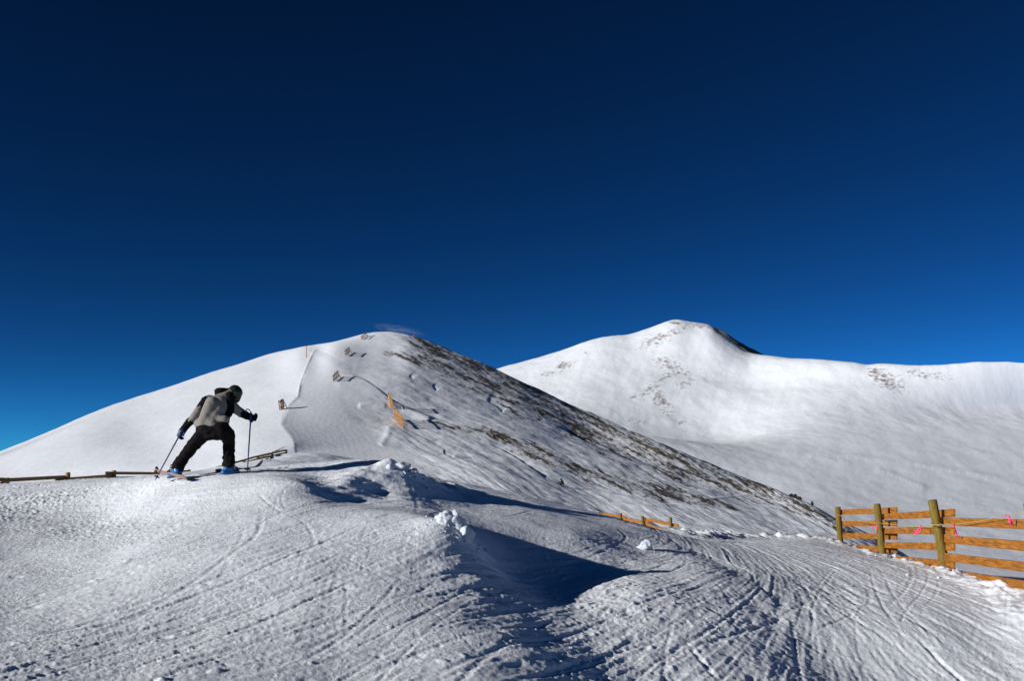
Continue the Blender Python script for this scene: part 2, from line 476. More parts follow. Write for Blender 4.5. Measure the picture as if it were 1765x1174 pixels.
# single ski tracks: a groove with lips, integrated along the flow
D, LIP = np.zeros_like(H), np.zeros_like(H)
def stamp(tx, ty, th, width, depth, lip):
    n = len(tx)
    env = np.minimum(1, np.minimum(np.arange(n), np.arange(n)[::-1]) / max(8, n * 0.18))
    offs = np.arange(-3.2 * width, 3.2 * width + 1e-6, RES * 0.8)
    nx, ny = -np.sin(th), np.cos(th)
    for of in offs:
        gi = ((tx + nx * of - X0) / RES).astype(int)
        gj = ((ty + ny * of - Y0) / RES).astype(int)
        ok = (gi >= 0) & (gi < NXg) & (gj >= 0) & (gj < NYg)
        q = of / width
        np.maximum.at(D, (gj[ok], gi[ok]), (depth * env * math.exp(-q ** 4))[ok])
        np.maximum.at(LIP, (gj[ok], gi[ok]), (lip * env * math.exp(-((abs(q) - 1.7) / 0.6) ** 2) * (1.25 if q > 0 else 0.6))[ok])
def track(x, y, length, width, depth, lip, dev=0.0, curve=0.0, sgn=1):
    n = int(length / 0.02)
    tx, ty, th = np.zeros(n), np.zeros(n), np.zeros(n)
    last = None
    for k in range(0, n):
        if k % 6 == 0:
            t = float(flow(np.array([x]), np.array([y]))[0])
            if last is None and sgn < 0: t += math.pi
            if last is not None and math.cos(t - last) < 0: t += math.pi
            last = t
        a = last + dev + curve * k * 0.02
        tx[k], ty[k], th[k] = x, y, a
        x += math.cos(a) * 0.02
        y += math.sin(a) * 0.02
    stamp(tx, ty, th, width, depth, lip)
for k in range(420):
    u = rng.uniform(-60, 1800)
    v = rng.uniform(835, 1190)
    if u > 1380 and rng.random() < 0.35: continue
    x, y = hit(u, v)
    L = rng.uniform(0.8, 6.5) * (0.6 + y / 18)
    dv = rng.normal(0, 0.17)
    cv = rng.normal(0, 0.07)
    dp = 0.004 + 0.016 * rng.random() ** 2
    sg = rng.choice([-1, 1])
    track(x, y, L, rng.uniform(0.016, 0.036), dp, dp * rng.uniform(0.2, 0.5), dv, cv, sg)
    if rng.random() < 0.45:                                          # the other ski
        off = rng.uniform(0.18, 0.4)
        t = float(flow(np.array([x]), np.array([y]))[0]) + dv
        track(x - math.sin(t) * off, y + math.cos(t) * off, L * rng.uniform(0.7, 1.1), rng.uniform(0.016, 0.034), dp * 0.9, dp * 0.3, dv, cv, sg)
for k in range(60):                                                  # tracks cutting across the others
    u, v = rng.uniform(0, 1765), rng.uniform(860, 1170)
    x, y = hit(u, v)
    track(x, y, rng.uniform(1.5, 5), rng.uniform(0.015, 0.03), rng.uniform(0.005, 0.013), 0.004, rng.uniform(-1.0, 1.0), rng.normal(0, 0.12))
for pl in ([(0, 1120), (240, 1060), (440, 985), (640, 900)], [(150, 1174), (420, 1085), (640, 990)], 
           [(1100, 1150), (1215, 1095), (1300, 1030), (1325, 1000)], [(1165, 935), (1215, 955), (1290, 985), (1300, 1010)],
           [(600, 1174), (760, 1110), (980, 1085)], [(690, 1010), (830, 985), (960, 985)], [(740, 1174), (900, 1110), (1090, 1050), (1240, 1010)],
           [(900, 1174), (1040, 1130), (1180, 1095)], [(1400, 1090), (1450, 1070), (1480, 1055)], [(1185, 1110), (1210, 1140), (1240, 1174)]):
    pts = [hit(u, v) for u, v in pl]
    xs, ys = [p[0] for p in pts], [p[1] for p in pts]
    s = np.concatenate([[0], np.cumsum(np.hypot(np.diff(xs), np.diff(ys)))])
    ss = np.arange(0, s[-1], 0.02)
    tx, ty = pchip(s, xs, ss), pchip(s, ys, ss)
    th = np.arctan2(np.gradient(ty), np.gradient(tx))
    stamp(tx, ty, th, 0.026, 0.024, 0.010)
H += 0.0022 * fbm(GX / 0.045, GY / 0.06, 2, 57) * (1 + 0.8 * far_left + 0.5 * fan)
rough_edge = 1 + 0.5 * crumb
H += (0.48 - 0.24 * bank) * (-D * (0.8 + 0.3 * rough_edge) + LIP * rough_edge)
# crumbs and pits
def bumps(nb, rmin, rmax, hfac, dens, seed):
    r = np.random.default_rng(seed)
    us, vs = r.uniform(-80, 1840, nb), 838 + (1200 - 838) * r.random(nb) ** 0.8
    for u, v in zip(us, vs):
        if r.random() > dens(u, v): continue
        s = (v - HV) / F
        yy = min(38, max(4.6, 1.25 / max(s, 0.02)))
        xx = (u - CX) / F * yy
        rad = r.uniform(rmin, rmax) * r.uniform(0.6, 1)
        gi, gj = int((xx - X0) / RES), int((yy - Y0) / RES)
        k = int(rad / RES) + 2
        if gi < k or gj < k or gi >= NXg - k - 1 or gj >= NYg - k - 1: continue
        jj, ii = np.mgrid[-k:k + 1, -k:k + 1]
        a = r.uniform(0, math.pi)
        e = r.uniform(0.55, 1)
        xr, yr = (ii * math.cos(a) + jj * math.sin(a)) * RES, (-ii * math.sin(a) + jj * math.cos(a)) * RES / e
        H[gj - k:gj + k + 1, gi - k:gi + k + 1] += hfac * rad * np.clip(1 - (xr ** 2 + yr ** 2) / rad ** 2, 0, 1) ** 0.7
bumps(6000, 0.014, 0.034, 0.30, lambda u, v: 0.35 + 0.6 * (u > 950 and v > 960) - 0.25 * (u > 1250 and v < 1000), 61)
bumps(220, 0.04, 0.08, 0.25, lambda u, v: 0.5 + 0.5 * (u > 900), 62)
bumps(300, 0.035, 0.085, -0.18, lambda u, v: 0.8 if u < 1000 else 0.5, 63)
H = H.astype(np.float32)

# ridge with lumps on the crest of the mound, the rough lip along the fence, the small scarp on the right
def line_w(pl, yfix=None):
    return [hit(u, v) for u, v in pl]
def lip_line(pts, width, height, lumpy, seed):
    d, s, a = seg_dist(GX, GY, pts)
    n = fbm(GX / 0.35, GY / 0.5, 3, seed)
    return height * np.exp(-(d / width) ** 2) * np.clip(1 + lumpy * n, 0, 2.6) * sstep(0, 0.08, a) * (1 - sstep(0.95, 1, a))
fence_line = [((u - CX) / F * y, y) for u, y in ((1165, 21.6), (1205, 23.8), (1250, 26), (1300, 27.2), (1380, 27.3), (1446, 26.6), (1480, 24.6), (1522, 21.9), (1580, 19.3), (1640, 17.2), (1700, 15.2), (1785, 12.7), (1900, 10))]
H += lip_line(fence_line, 0.45, 0.09, 0.9, 71).astype(np.float32)
H += lip_line(fence_line[:6], 0.75, 0.10, 0.35, 74).astype(np.float32)
mound_edge = [((u - CX) / F * y, y) for u, y in ((640, 17.0), (690, 17.2), (722, 17.5), (760, 18.6), (800, 20))]
H += lip_line(mound_edge, 0.2, 0.05, 1.3, 72).astype(np.float32)
mound_side = [((u - CX) / F * y, y) for u, y in ((650, 17.0), (632, 16.5), (603, 15.8), (578, 15.2), (556, 14.5), (545, 13.9))]
H += lip_line(mound_side, 0.30, 0.02, 0.5, 73).astype(np.float32)
sc_line = [((u - CX) / F * y, y) for u, y in ((1165, 17.5), (1215, 16.2), (1262, 14.8), (1300, 13.4))]
d_, s_, a_ = seg_dist(GX, GY, sc_line)
H += (-0.022 * np.exp(-(d_ / 0.22) ** 2) * sstep(0, 0.2, a_) * (1 - sstep(0.9, 1, a_)) + 0.02 * np.exp(-((d_ * s_ + 0.6) / 0.4) ** 2) * sstep(0.1, 0.4, a_)).astype(np.float32)
# knoll on the near ridge that throws the long shadow
kx, ky = (775 - CX) / F * 12.0, 12.0
H += (0.05 * np.exp(-(((GX - kx) / 0.45) ** 2 + ((GY - ky) / 0.40) ** 2))).astype(np.float32)
H *= (sstep(4.0, 5.0, GY) * (1 - sstep(32, 36, GY)) * sstep(X0, X0 + 1, GX) * (1 - sstep(X1 - 1, X1, GX))).astype(np.float32)

def ground_full(x, y):
    x, y = np.asarray(x, float), np.asarray(y, float)
    inside = (x > X0) & (x < X1) & (y > Y0) & (y < Y1)
    h = bilin(H, (x - X0) / RES, (y - Y0) / RES) * inside
    far = 0.10 * fbm(x / 3.0, y / 3.0, 4, 81) * sstep(34, 42, np.maximum(y, np.abs(x) * 2.2))
    return ground_smooth(x, y) + h + far
def gz(x, y):
    return float(ground_full(np.array([x]), np.array([y]))[0])

ta = np.linspace(-0.78, 0.80, 1420)
ry = np.concatenate([np.exp(np.linspace(math.log(3.2), math.log(42), 860)), np.exp(np.linspace(math.log(42.4), math.log(111), 120))])
TAg, RY = np.meshgrid(ta, ry)
XG, YG = TAg * RY, RY
ZG = ground_full(XG, YG)
tag(grid_mesh('ground', XG, YG, ZG, M_ground), kind='structure')

# ------------------------------------------------------------------ hill and mountain: columns of (distance, v) knots
def column_surface(cols, us, ts, crest, sig=32, csig=13):
    """cols: {u: [(Y, v), ...]} -> grids X, Y, Z, U, V"""
    uk = sorted(cols)
    K = len(cols[uk[0]])
    Yk = np.stack([pchip(uk, [cols[u][k][0] for u in uk], us) for k in range(K)])
    Vk = np.stack([pchip(uk, [cols[u][k][1] for u in uk], us) for k in range(K)])
    dense = np.arange(us[0] - 200, us[-1] + 201, 2.0)
    ker = np.exp(-0.5 * (np.arange(-60, 61) * 2.0 / sig) ** 2)
    ker /= ker.sum()
    ker2 = np.exp(-0.5 * (np.arange(-60, 61) * 2.0 / csig) ** 2)
    ker2 /= ker2.sum()
    soft = lambda row: np.interp(us, dense, np.convolve(np.pad(np.interp(dense, us, row), 60, mode='edge'), ker, mode='valid'))
    for k in range(K):
        Yk[k] = soft(Yk[k])
        Vk[k] = soft(Vk[k]) if k != crest else np.interp(us, dense, np.convolve(np.pad(np.interp(dense, us, Vk[k]), 60, mode='edge'), ker2, mode='valid'))
    Zk = (HV - Vk) / F * Yk
    X, Y, Z = (np.zeros((len(ts), len(us))) for _ in range(3))
    for j in range(len(us)):
        kk = Yk[:, j]
        yy = np.interp(ts, np.arange(K), kk)
        # cubic through the heights over distance
        Z[:, j] = pchip(kk, Zk[:, j], yy)
        Y[:, j] = yy
        X[:, j] = (us[j] - CX) / F * yy
    return X, Y, Z + EYE

crest_u = [-400, -250, -100, 0, 100, 200, 300, 358, 422, 476, 528, 546, 562, 595, 632, 652, 675, 690, 717, 750, 800, 854, 893, 935, 977, 1034, 1100, 1158, 1274, 1352, 1414, 1439, 1468, 1520, 1565, 1800, 2200]
crest_v = [890, 855, 814, 778, 737.5, 696, 664, 644, 625, 609, 599, 592.5, 592.5, 585, 574.5, 572, 572, 576, 582, 593, 613, 636, 656, 674, 694, 719, 748, 773, 823, 852, 879, 893, 908, 932, 958, 1085, 1180]
crestV = lambda u: pchip(crest_u, crest_v, np.array([float(u)]))[0]
hk = {  # front knots (distance, v) from the foot up to just under the crest, then the crest's distance
    -400: [(202, 912), (206, 905), (211, 899), (216, 894), 220], -200: [(203, 878), (214, 866), (222, 856), (228, 847), 234],
    0: [(205, 836), (222, 817), (239, 800), (252, 788), 266], 200: [(183, 830), (205, 800), (255, 750), (310, 713), 347],
    367: [(172, 832), (183, 806), (215, 758), (278, 703), 412], 444: [(168, 822), (177, 801), (203, 758), (271, 694), 456],
    493: [(158, 812), (175, 797), (204, 755), (276, 683), 463], 560: [(158, 806), (177, 797), (207, 756), (272, 677), 455],
    650: [(160, 812), (181, 798), (214, 757), (284, 673), 478], 760: [(158, 829), (181, 800), (219, 762), (283, 692), 460],
    900: [(146, 858), (166, 829), (198, 798), (276, 729), 405], 1000: [(152, 872), (172, 846), (212, 802), (290, 750), 372],
    1100: [(135, 902), (155, 872), (205, 822), (258, 784), 312], 1165: [(127, 920), (142, 897), (175, 857), (224, 817), 280],
    1300: [(115, 942), (130, 924), (155, 896), (190, 866), 228], 1440: [(105, 967), (118, 952), (132, 932), (148, 913), 165],
    1565: [(85, 1010), (98, 995), (110, 980), (122, 968), 135], 1800: [(75, 1130), (85, 1120), (95, 1108), (105, 1096), 118],
    2200: [(70, 1230), (80, 1220), (90, 1208), (100, 1195), 112]}
hu = sorted(hk)
hill_cols = {}
for u in sorted(set(crest_u + hu)):
    ks = [tuple(pchip(hu, [hk[q][k][j] for q in hu], np.array([float(u)]))[0] for j in (0, 1)) for k in range(4)]
    yc, vc = pchip(hu, [hk[q][4] for q in hu], np.array([float(u)]))[0], crestV(u)
    yb, vb = ks[0]
    z0 = (HV - vb) / F * yb - 4
    zc = (HV - vc) / F * yc
    zi = (HV - ks[3][1]) / F * ks[3][0]
    zn = zc - 0.75 * 10 * (zc - zi) / (yc - ks[3][0])                # keeps the face steep right up to a crisp crest
    ks = [(yb * 0.62, HV - z0 * F / (yb * 0.62))] + ks + [(yc - 10, HV - zn * F / (yc - 10)), (yc, vc)]
    zb2 = zc - 7 - abs(zc) * 0.14
    ks += [(yc + 45, HV - zb2 * F / (yc + 45)), (yc + 220, HV - (zc - 90) * F / (yc + 220))]
    hill_cols[u] = ks
us = np.concatenate([np.arange(-390, -20, 6), np.arange(-20, 1600, 1.45), np.arange(1600, 2200, 6)])
ts = np.concatenate([np.linspace(0, 1, 30)[:-1], np.linspace(1, 5, 450)[:-1], np.linspace(5, 6, 40)[:-1], np.linspace(6, 6.4, 24)[:-1], np.linspace(6.4, 8, 30)])
XH, YH, ZH = column_surface(hill_cols, us, ts, 6)
UH = np.broadcast_to(us[None], XH.shape)
VH = HV - (ZH - EYE) / YH * F
crest_row = np.array([crestV(u) for u in us])[None]
front = (np.broadcast_to(ts[:, None], XH.shape) <= 6.0)
below = VH - crest_row                                             # pixels below the skyline

def rim(poly, width, h, U=UH, V=VH, asym=0.0):
    d, s, a = seg_dist(U, V, poly)
    e = sstep(0, 0.12, a) * (1 - sstep(0.88, 1, a))
    return h * np.exp(-(d / width) ** 2) * e * (1 + asym * s)
def step(poly, reach, h, blur=1.6):
    """the ground right of the line lies h lower, fading out over reach pixels"""
    d, s, a = seg_dist(UH, VH, poly)
    e = sstep(0, 0.15, a) * (1 - sstep(0.85, 1, a))
    sd = -d * s
    return -0.55 * h * sstep(-blur, blur, sd) * np.exp(-np.clip(sd, 0, None) / reach) * e
left_edge = [(546, 600), (530, 632), (518, 662), (513, 690), (498, 704), (487, 724), (485, 739), (499, 757), (507, 770), (509, 785)]
dl, sl_, al = seg_dist(UH, VH, left_edge)
piste_w = np.interp(VH, [575, 600, 650, 690, 740, 800], [30, 62, 62, 85, 170, 230])
in_piste = sstep(-2, 4, dl * -sl_ * -1 * np.where(True, 1, 1)) if False else None
lx = np.interp(VH, [592, 632, 662, 690, 704, 724, 739, 757, 785, 830], [546, 530, 518, 513, 498, 487, 485, 499, 509, 520])
pis = sstep(0, 5, UH - lx) * (1 - sstep(piste_w * 0.8, piste_w, UH - lx)) * sstep(592, 600, VH) * front
right = sstep(600, 720, UH + (VH - 650) * 0.2)
nz = fbm(XH / 38, YH / 55, 4, 101) * 1.0
ZH = ZH + nz * (0.25 + 0.35 * right) * (1 - 0.7 * pis) * sstep(0.6, 1.4, np.broadcast_to(ts[:, None], XH.shape))
# wind drifts: long narrow ridges falling to the right across the flank
rot = R(27)
sx_, sy_ = UH * math.cos(rot) + VH * math.sin(rot), -UH * math.sin(rot) + VH * math.cos(rot)
drift = fbm(sx_ / 70, sy_ / 9, 4, 111, 0.55)
ZH = ZH + drift * 0.085 * right * (1 - pis) * front
ZH = ZH + fbm(XH / 5, YH / 7, 3, 121) * (0.03 + 0.07 * right) * (1 - 0.8 * pis) * front
ZH = ZH + 0.003 * np.sin((UH - lx) * 0.55) * pis * front              # faint grooming
# raised bank on the left of the run and the cut below it
d_le, s_le, a_le = seg_dist(UH, VH, [(548, 594)] + left_edge)
tip = np.sqrt(d_le ** 2 + 1.0)
ZH = ZH + rim([(546, 597), (530, 632), (518, 662), (513, 690)], 1.3, 0.09)
ZH = ZH + 0.85 * np.where(s_le > 0, np.exp(-tip / 46), np.exp(-tip / 34)) * sstep(0, 0.1, a_le) * (1 - sstep(0.93, 1, a_le)) * front
low_edge = left_edge[3:]
d2, s2, a2 = seg_dist(UH, VH, low_edge)
ZH = ZH + np.where(s2 < 0, -1.1, 0) * 0
ridge1 = [(590, 648), (608, 647), (626, 654), (648, 668), (662, 678), (680, 690), (700, 698), (728, 710), (765, 724), (805, 738)]
ZH = ZH + step(ridge1, 26, 0.55)
ZH = ZH + rim([(692, 700), (705, 705), (725, 714), (745, 722)], 5, 0.3)
ZH = ZH + step([(690, 735), (720, 752), (760, 768)], 25, 0.22)
ZH = ZH + step([(840, 764), (866, 772), (894, 789), (911, 801), (930, 817), (945, 828)], 12, 0.5, 1.0)
ZH = ZH + step([(766, 772), (765, 779), (781, 790)], 8, 0.3, 1.0)
ZH = ZH + step([(838, 690), (856, 700), (868, 712)], 12, 0.5)
ZH = ZH + step([(705, 648), (711, 654)], 6, 0.5) + step([(745, 664), (752, 674)], 6, 0.5)
ZH = ZH + step([(1090, 800), (1130, 822), (1170, 838), (1215, 852)], 10, 0.35) + step([(960, 735), (1040, 775), (1090, 792)], 12, 0.4)
ZH = ZH + rim([(1080, 872), (1180, 868), (1260, 858), (1310, 848)], 2.0, 0.10) + rim([(940, 850), (1050, 880), (1130, 905)], 10, 0.15)
ZH = ZH + rim([(616, 700), (640, 697), (668, 699)], 4, 0.22) + rim([(655, 770), (668, 752), (672, 735)], 6, 0.15)

# bare grass and scree
wid = np.interp(UH, [640, 690, 720, 750, 800, 850, 900, 1000, 1100, 1200, 1300, 1440, 1560], [2, 12, 34, 60, 78, 96, 98, 104, 98, 76, 54, 36, 28])
bandA = (1 - sstep(0.25, 1.0, below / wid)) * sstep(668, 720, UH) * front
spineB = np.interp(UH, [720, 780, 830, 900, 1000, 1100, 1200, 1300], [722, 734, 742, 768, 812, 838, 862, 885])
halfB = np.interp(UH, [720, 760, 850, 950, 1050, 1150, 1250, 1320], [2, 7, 17, 26, 26, 24, 12, 3])
bandB = (1 - sstep(0.2, 1.0, np.abs(VH - spineB) / halfB)) * front * sstep(715, 735, UH) * (1 - sstep(1260, 1330, UH))
halfC = np.interp(UH, [640, 700, 780, 840, 900], [3, 16, 22, 14, 3])
bandC = (1 - sstep(0.2, 1, np.abs(VH - np.interp(UH, [640, 700, 780, 840, 900], [606, 614, 640, 664, 690])) / halfC)) * front * sstep(640, 670, UH) * (1 - sstep(880, 910, UH))
streak = fbm(sx_ / 60, sy_ / 7, 5, 131, 0.6)
streak2 = fbm(sx_ / 9, sy_ / 2.2, 3, 137, 0.6)
cov = np.clip(np.maximum.reduce([bandA * 0.66, bandB * 0.62, bandC * 0.58]), 0, 1)
cov = cov + np.where(cov > 0.02, 1, 0) * np.clip(cov * 2.2, 0, 1) * (0.36 * streak + 0.34 * streak2)
cov = cov + (0.30 * sstep(0.15, 0.6, streak) * (0.7 + 0.6 * streak2) * right * front * sstep(20, 60, UH - 640))
tag(grid_mesh('hill', XH, YH, ZH, M_hill, {'cover': np.clip(cov, 0, 1)}), kind='structure')
def hill_point(u, v):
    """nearest point of the hill's front seen at photo pixel (u, v)"""
    j = int(np.argmin(np.abs(us - u)))
    vv = HV - (ZH[:, j] - EYE) / YH[:, j] * F
    lim = np.searchsorted(ts, 6.1)
    k = int(np.argmin(np.abs(vv[30:lim] - v))) + 30
    return Vector((XH[k, j], YH[k, j], ZH[k, j]))

m_cols = {  # left of the peak by hand
    500: [(480, 1075), (700, 900), (1000, 880), (1300, 850), (1480, 830), (1700, 805), (2000, 780)],
    760: [(480, 1075), (700, 900), (1000, 850), (1300, 790), (1500, 745), (1720, 712), (2050, 672)],
    860: [(480, 1075), (700, 900), (1000, 850), (1300, 785), (1500, 738), (1750, 692), (2180, 636)],
    964: [(500, 1075), (780, 860), (1080, 800), (1300, 756), (1480, 742), (1750, 682), (2160, 607)],
}
def plane_y(u, v):                                                   # the broad grey slope across the valley
    return 558.0 / ((v - HV) / F + 0.462 - 0.12 * (u - CX) / F)
for u, v1, v3, yc, vc in ((1057, 800, 747, 2120, 579), (1078, 805, 748, 2125, 578), (1120, 815, 751, 2140, 566), (1166, 830, 756, 2150, 552), (1187, 840, 759, 2140, 556), (1223, 852, 764, 2085, 562), (1240, 857, 766, 2065, 573),
                          (1262, 864, 768, 2035, 590), (1290, 876, 770, 1990, 608), (1320, 890, 768, 1935, 613.5), (1368, 905, 760, 1860, 619), (1472, 930, 748, 1760, 625), (1493, 932, 746, 1745, 628.5), (1519, 935, 744, 1730, 626),
                          (1576, 938, 741, 1700, 628.5), (1660, 940, 738, 1690, 626), (1742, 940, 735, 1690, 624), (1765, 940, 734, 1690, 626), (2100, 950, 730, 1720, 628), (2500, 955, 730, 1780, 636)):
    q = float(sstep(1230, 1420, u))
    y1, y3 = plane_y(u, v1) - 115 - 135 * q, plane_y(u, v3)
    k4 = (y3 + 130, (v3 + 3) * (1 - q) + (v3 - 38) * q)
    k5 = (k4[0] + (yc - k4[0]) * 0.52, k4[1] + (vc - k4[1]) * 0.55)
    m_cols[u] = [(320, 1540), (y1 - 200, v1 + 66), (y1, v1), (y3, v3), k4, k5, (yc, vc)]
for u, ks in m_cols.items():
    yc, vc = ks[-1]
    zc = (HV - vc) / F * yc
    ks.append((yc + 150, HV - (zc - 28) * F / (yc + 150)))
    ks.append((yc + 900, HV - (-120) * F / (yc + 900)))
um = np.concatenate([np.arange(520, 840, 8), np.arange(840, 1790, 1.6), np.arange(1790, 2500, 8)])
tm = np.concatenate([np.linspace(0, 6, 460)[:-1], np.linspace(6, 6.5, 24)[:-1], np.linspace(6.5, 8, 24)])
XM, YM, ZM = column_surface(m_cols, um, tm, 6, 48, 5)
UM = np.broadcast_to(um[None], XM.shape)
VM = HV - (ZM - EYE) / YM * F
TM = np.broadcast_to(tm[:, None], XM.shape)
frontM = (TM <= 6).astype(float)
ZM = ZM + fbm(XM / 160, YM / 200, 4, 201) * 2.0 * sstep(2.0, 3.6, TM)
ZM = ZM + fbm(XM / 30, YM / 40, 3, 211) * 0.5 * sstep(1.0, 2.0, TM)
gul = fbm(UM / 26 + VM / 70, VM / 120, 3, 221)
ZM = ZM + gul * 0.25 * sstep(4.1, 4.6, TM) * (1 - sstep(1330, 1450, UM)) * (1 - sstep(5.7, 6, TM))
for pl, wdt, h in (([(1290, 776), (1360, 781), (1450, 788), (1560, 800), (1660, 816), (1765, 832)], 2.2, 0.7), ([(1505, 808), (1545, 822), (1600, 846)], 2.4, 0.6), ([(1600, 735), (1690, 722), (1765, 712)], 1.6, 0.5),
                   ([(1600, 850), (1680, 872), (1765, 890)], 2.5, 0.4), ([(1390, 788), (1430, 793), (1470, 800)], 1.6, 0.5), ([(1570, 782), (1700, 780)], 1.5, 0.4)):
    ZM = ZM + rim(pl, wdt * 2.4, h * 1.0, UM, VM, -0.3)
covm = np.zeros_like(XM)
r_m = fbm(UM / 9 + VM / 14, VM / 4 - UM / 22, 4, 231, 0.6)
for cu, cv, ru, rv, a, st in ((972, 632, 20, 7, -20, .62), (950, 645, 30, 7, -10, .46), (1010, 610, 22, 6, 0, .34), (1140, 580, 52, 8, -18, .55), (1128, 592, 40, 8, -15, .46), (1205, 562, 30, 5, 5, .5), (1165, 556, 18, 4, 10, .55),
                              (1160, 632, 46, 16, 30, .5), (1180, 660, 22, 10, -30, .46), (1150, 650, 30, 10, -25, .46), (1140, 690, 24, 12, 40, .58), (1120, 672, 26, 8, -25, .5), (1152, 712, 20, 12, 50, .44), (1092, 683, 8, 5, -40, .6),
                              (1174, 727, 10, 5, -30, .5), (1095, 725, 26, 5, 10, .45), (1172, 648, 50, 3, -20, .4), (1237, 570, 9, 5, 30, .9), (1262, 592, 22, 3, 35, .4),
                              (1510, 642, 16, 14, 40, .66), (1530, 655, 40, 18, 25, .56), (1600, 645, 55, 10, 5, .46), (1575, 640, 30, 10, 10, .44)):
    ca_, sa_ = math.cos(R(a)), math.sin(R(a))
    du, dv = UM - cu, VM - cv
    q = ((du * ca_ + dv * sa_) / ru) ** 2 + ((-du * sa_ + dv * ca_) / rv) ** 2
    covm = np.maximum(covm, (st + 0.07) * np.exp(-q * 0.7))
covm = np.where(covm > 0.04, covm + 0.30 * r_m * np.clip(covm * 3, 0, 1), 0) * frontM
tag(grid_mesh('mountain', XM, YM, ZM, M_mount, {'cover': np.clip(covm, 0, 1)}), kind='structure')

# the rocky ridge that falls away into shade behind the peak
top = [(1228, 564), (1238, 565.5), (1250, 573), (1262, 582), (1283, 594.5), (1302, 604), (1320, 614), (1345, 624), (1380, 640)]
bm = bmesh.new()
rows = []
for i, (u, v) in enumerate(top):
    a = P(u, v, 2230)
    n1 = mnoise.noise(Vector((i * 1.7, 2.2, 0)))
    rows.append([bm.verts.new(a + Vector((30 - 10 * n1, -55 + 18 * n1, -42))), bm.verts.new(a + Vector((14, -22, -17 + 5 * n1))), bm.verts.new(a + Vector((3, -4, -2.5))), bm.verts.new(a),
                 bm.verts.new(a + Vector((-16, 22, -8))), bm.verts.new(a + Vector((-60, 160, -90)))])
for a, b in zip(rows[:-1], rows[1:]):
    for k in range(5):
        bm.faces.new((a[k], b[k], b[k + 1], a[k + 1]))
bmesh.ops.subdivide_edges(bm, edges=bm.edges[:], cuts=3, use_grid_fill=True)
for vtx in bm.verts:
    vtx.co += Vector((0, 1, 0.6)) * 3.0 * mnoise.noise(vtx.co * 0.06)
rk = from_bm('rocky_ridge', bm, M_rock, None, True)
tag(rk, kind='structure')

bm = bmesh.new()
bmesh.ops.create_circle(bm, cap_ends=True, segments=96, radius=16000)
vl = from_bm('valley', bm, M_valley)
vl.location = (0, 3000, -150)
tag(vl, kind='structure')
#@@OBJECTS
# ------------------------------------------------------------------ small mesh helpers
def beam(bm, a, b, wdt, hgt, up=Vector((0, 0, 1)), bev=0.006):
    """board from a to b: wdt across, hgt along up"""
    d = (b - a).normalized()
    s = d.cross(up).normalized()
    u_ = s.cross(d).normalized()
    vs = []
    for p in (a, b):
        for i, j in ((-1, -1), (1, -1), (1, 1), (-1, 1)):
            vs.append(bm.verts.new(p + s * (i * wdt / 2) + u_ * (j * hgt / 2)))
    fs = [bm.faces.new([vs[k] for k in q]) for q in ((0, 1, 2, 3), (4, 5, 6, 7), (0, 1, 5, 4), (1, 2, 6, 5), (2, 3, 7, 6), (3, 0, 4, 7))]
    if bev:
        es = list({e for f in fs for e in f.edges})
        bmesh.ops.bevel(bm, geom=es, offset=bev, segments=1, affect='EDGES')

def tube(bm, pts, rad, n=8, caps=True):
    """tube along points; rad is one radius or one per point"""
    pts = [Vector(p) for p in pts]
    if not hasattr(rad, '__len__'): rad = [rad] * len(pts)
    rings = []
    ref = None
    for i, p in enumerate(pts):
        t = (pts[min(i + 1, len(pts) - 1)] - pts[max(i - 1, 0)]).normalized()
        if ref is None: ref = t.orthogonal().normalized()
        ref = (ref - t * ref.dot(t)).normalized()
        bi = t.cross(ref)
        rings.append([bm.verts.new(p + (ref * math.cos(2 * math.pi * k / n) + bi * math.sin(2 * math.pi * k / n)) * rad[i]) for k in range(n)])
    for r0, r1 in zip(rings[:-1], rings[1:]):
        for k in range(n):
            bm.faces.new((r0[k], r0[(k + 1) % n], r1[(k + 1) % n], r1[k]))
    if caps:
        bm.faces.new(rings[0][::-1])
        bm.faces.new(rings[-1])

def round_post(bm, foot, head, r, seed=0):
    r_ = random.Random(seed)
    n, k = 18, 8
    pts = [foot.lerp(head, i / k) for i in range(k + 1)]
    rad = [r * (1.06 - 0.08 * i / k + r_.uniform(-.012, .012)) for i in range(k + 1)]
    pts.append(head + (head - foot).normalized() * 0.012)
    rad.append(rad[-1] * 0.82)
    tube(bm, pts, rad, n)

# ------------------------------------------------------------------ fences
def build_fence(name, label, mat_post, mat_rail, posts, rails, post_r, loc, rail_h=0.115, rail_w=0.042, group=None):
    """posts: (u, v_top, v_base, distance, sideways lean in px) ; rails: (end, end) world points"""
    root = empty(name, loc, label, 'fence', group)
    for i, (u0, vt, u1, vb, Y) in enumerate(posts):
        bm = bmesh.new()
        foot, head = P(u1, vb, Y), P(u0, vt, Y)
        round_post(bm, foot - (head - foot).normalized() * 0.35, head, post_r, i)
        from_bm('post', bm, mat_post, root, True)
    for a, b in rails:
        bm = bmesh.new()
        beam(bm, a, b, rail_w, rail_h)
        from_bm('rail', bm, mat_rail, root)
    return root

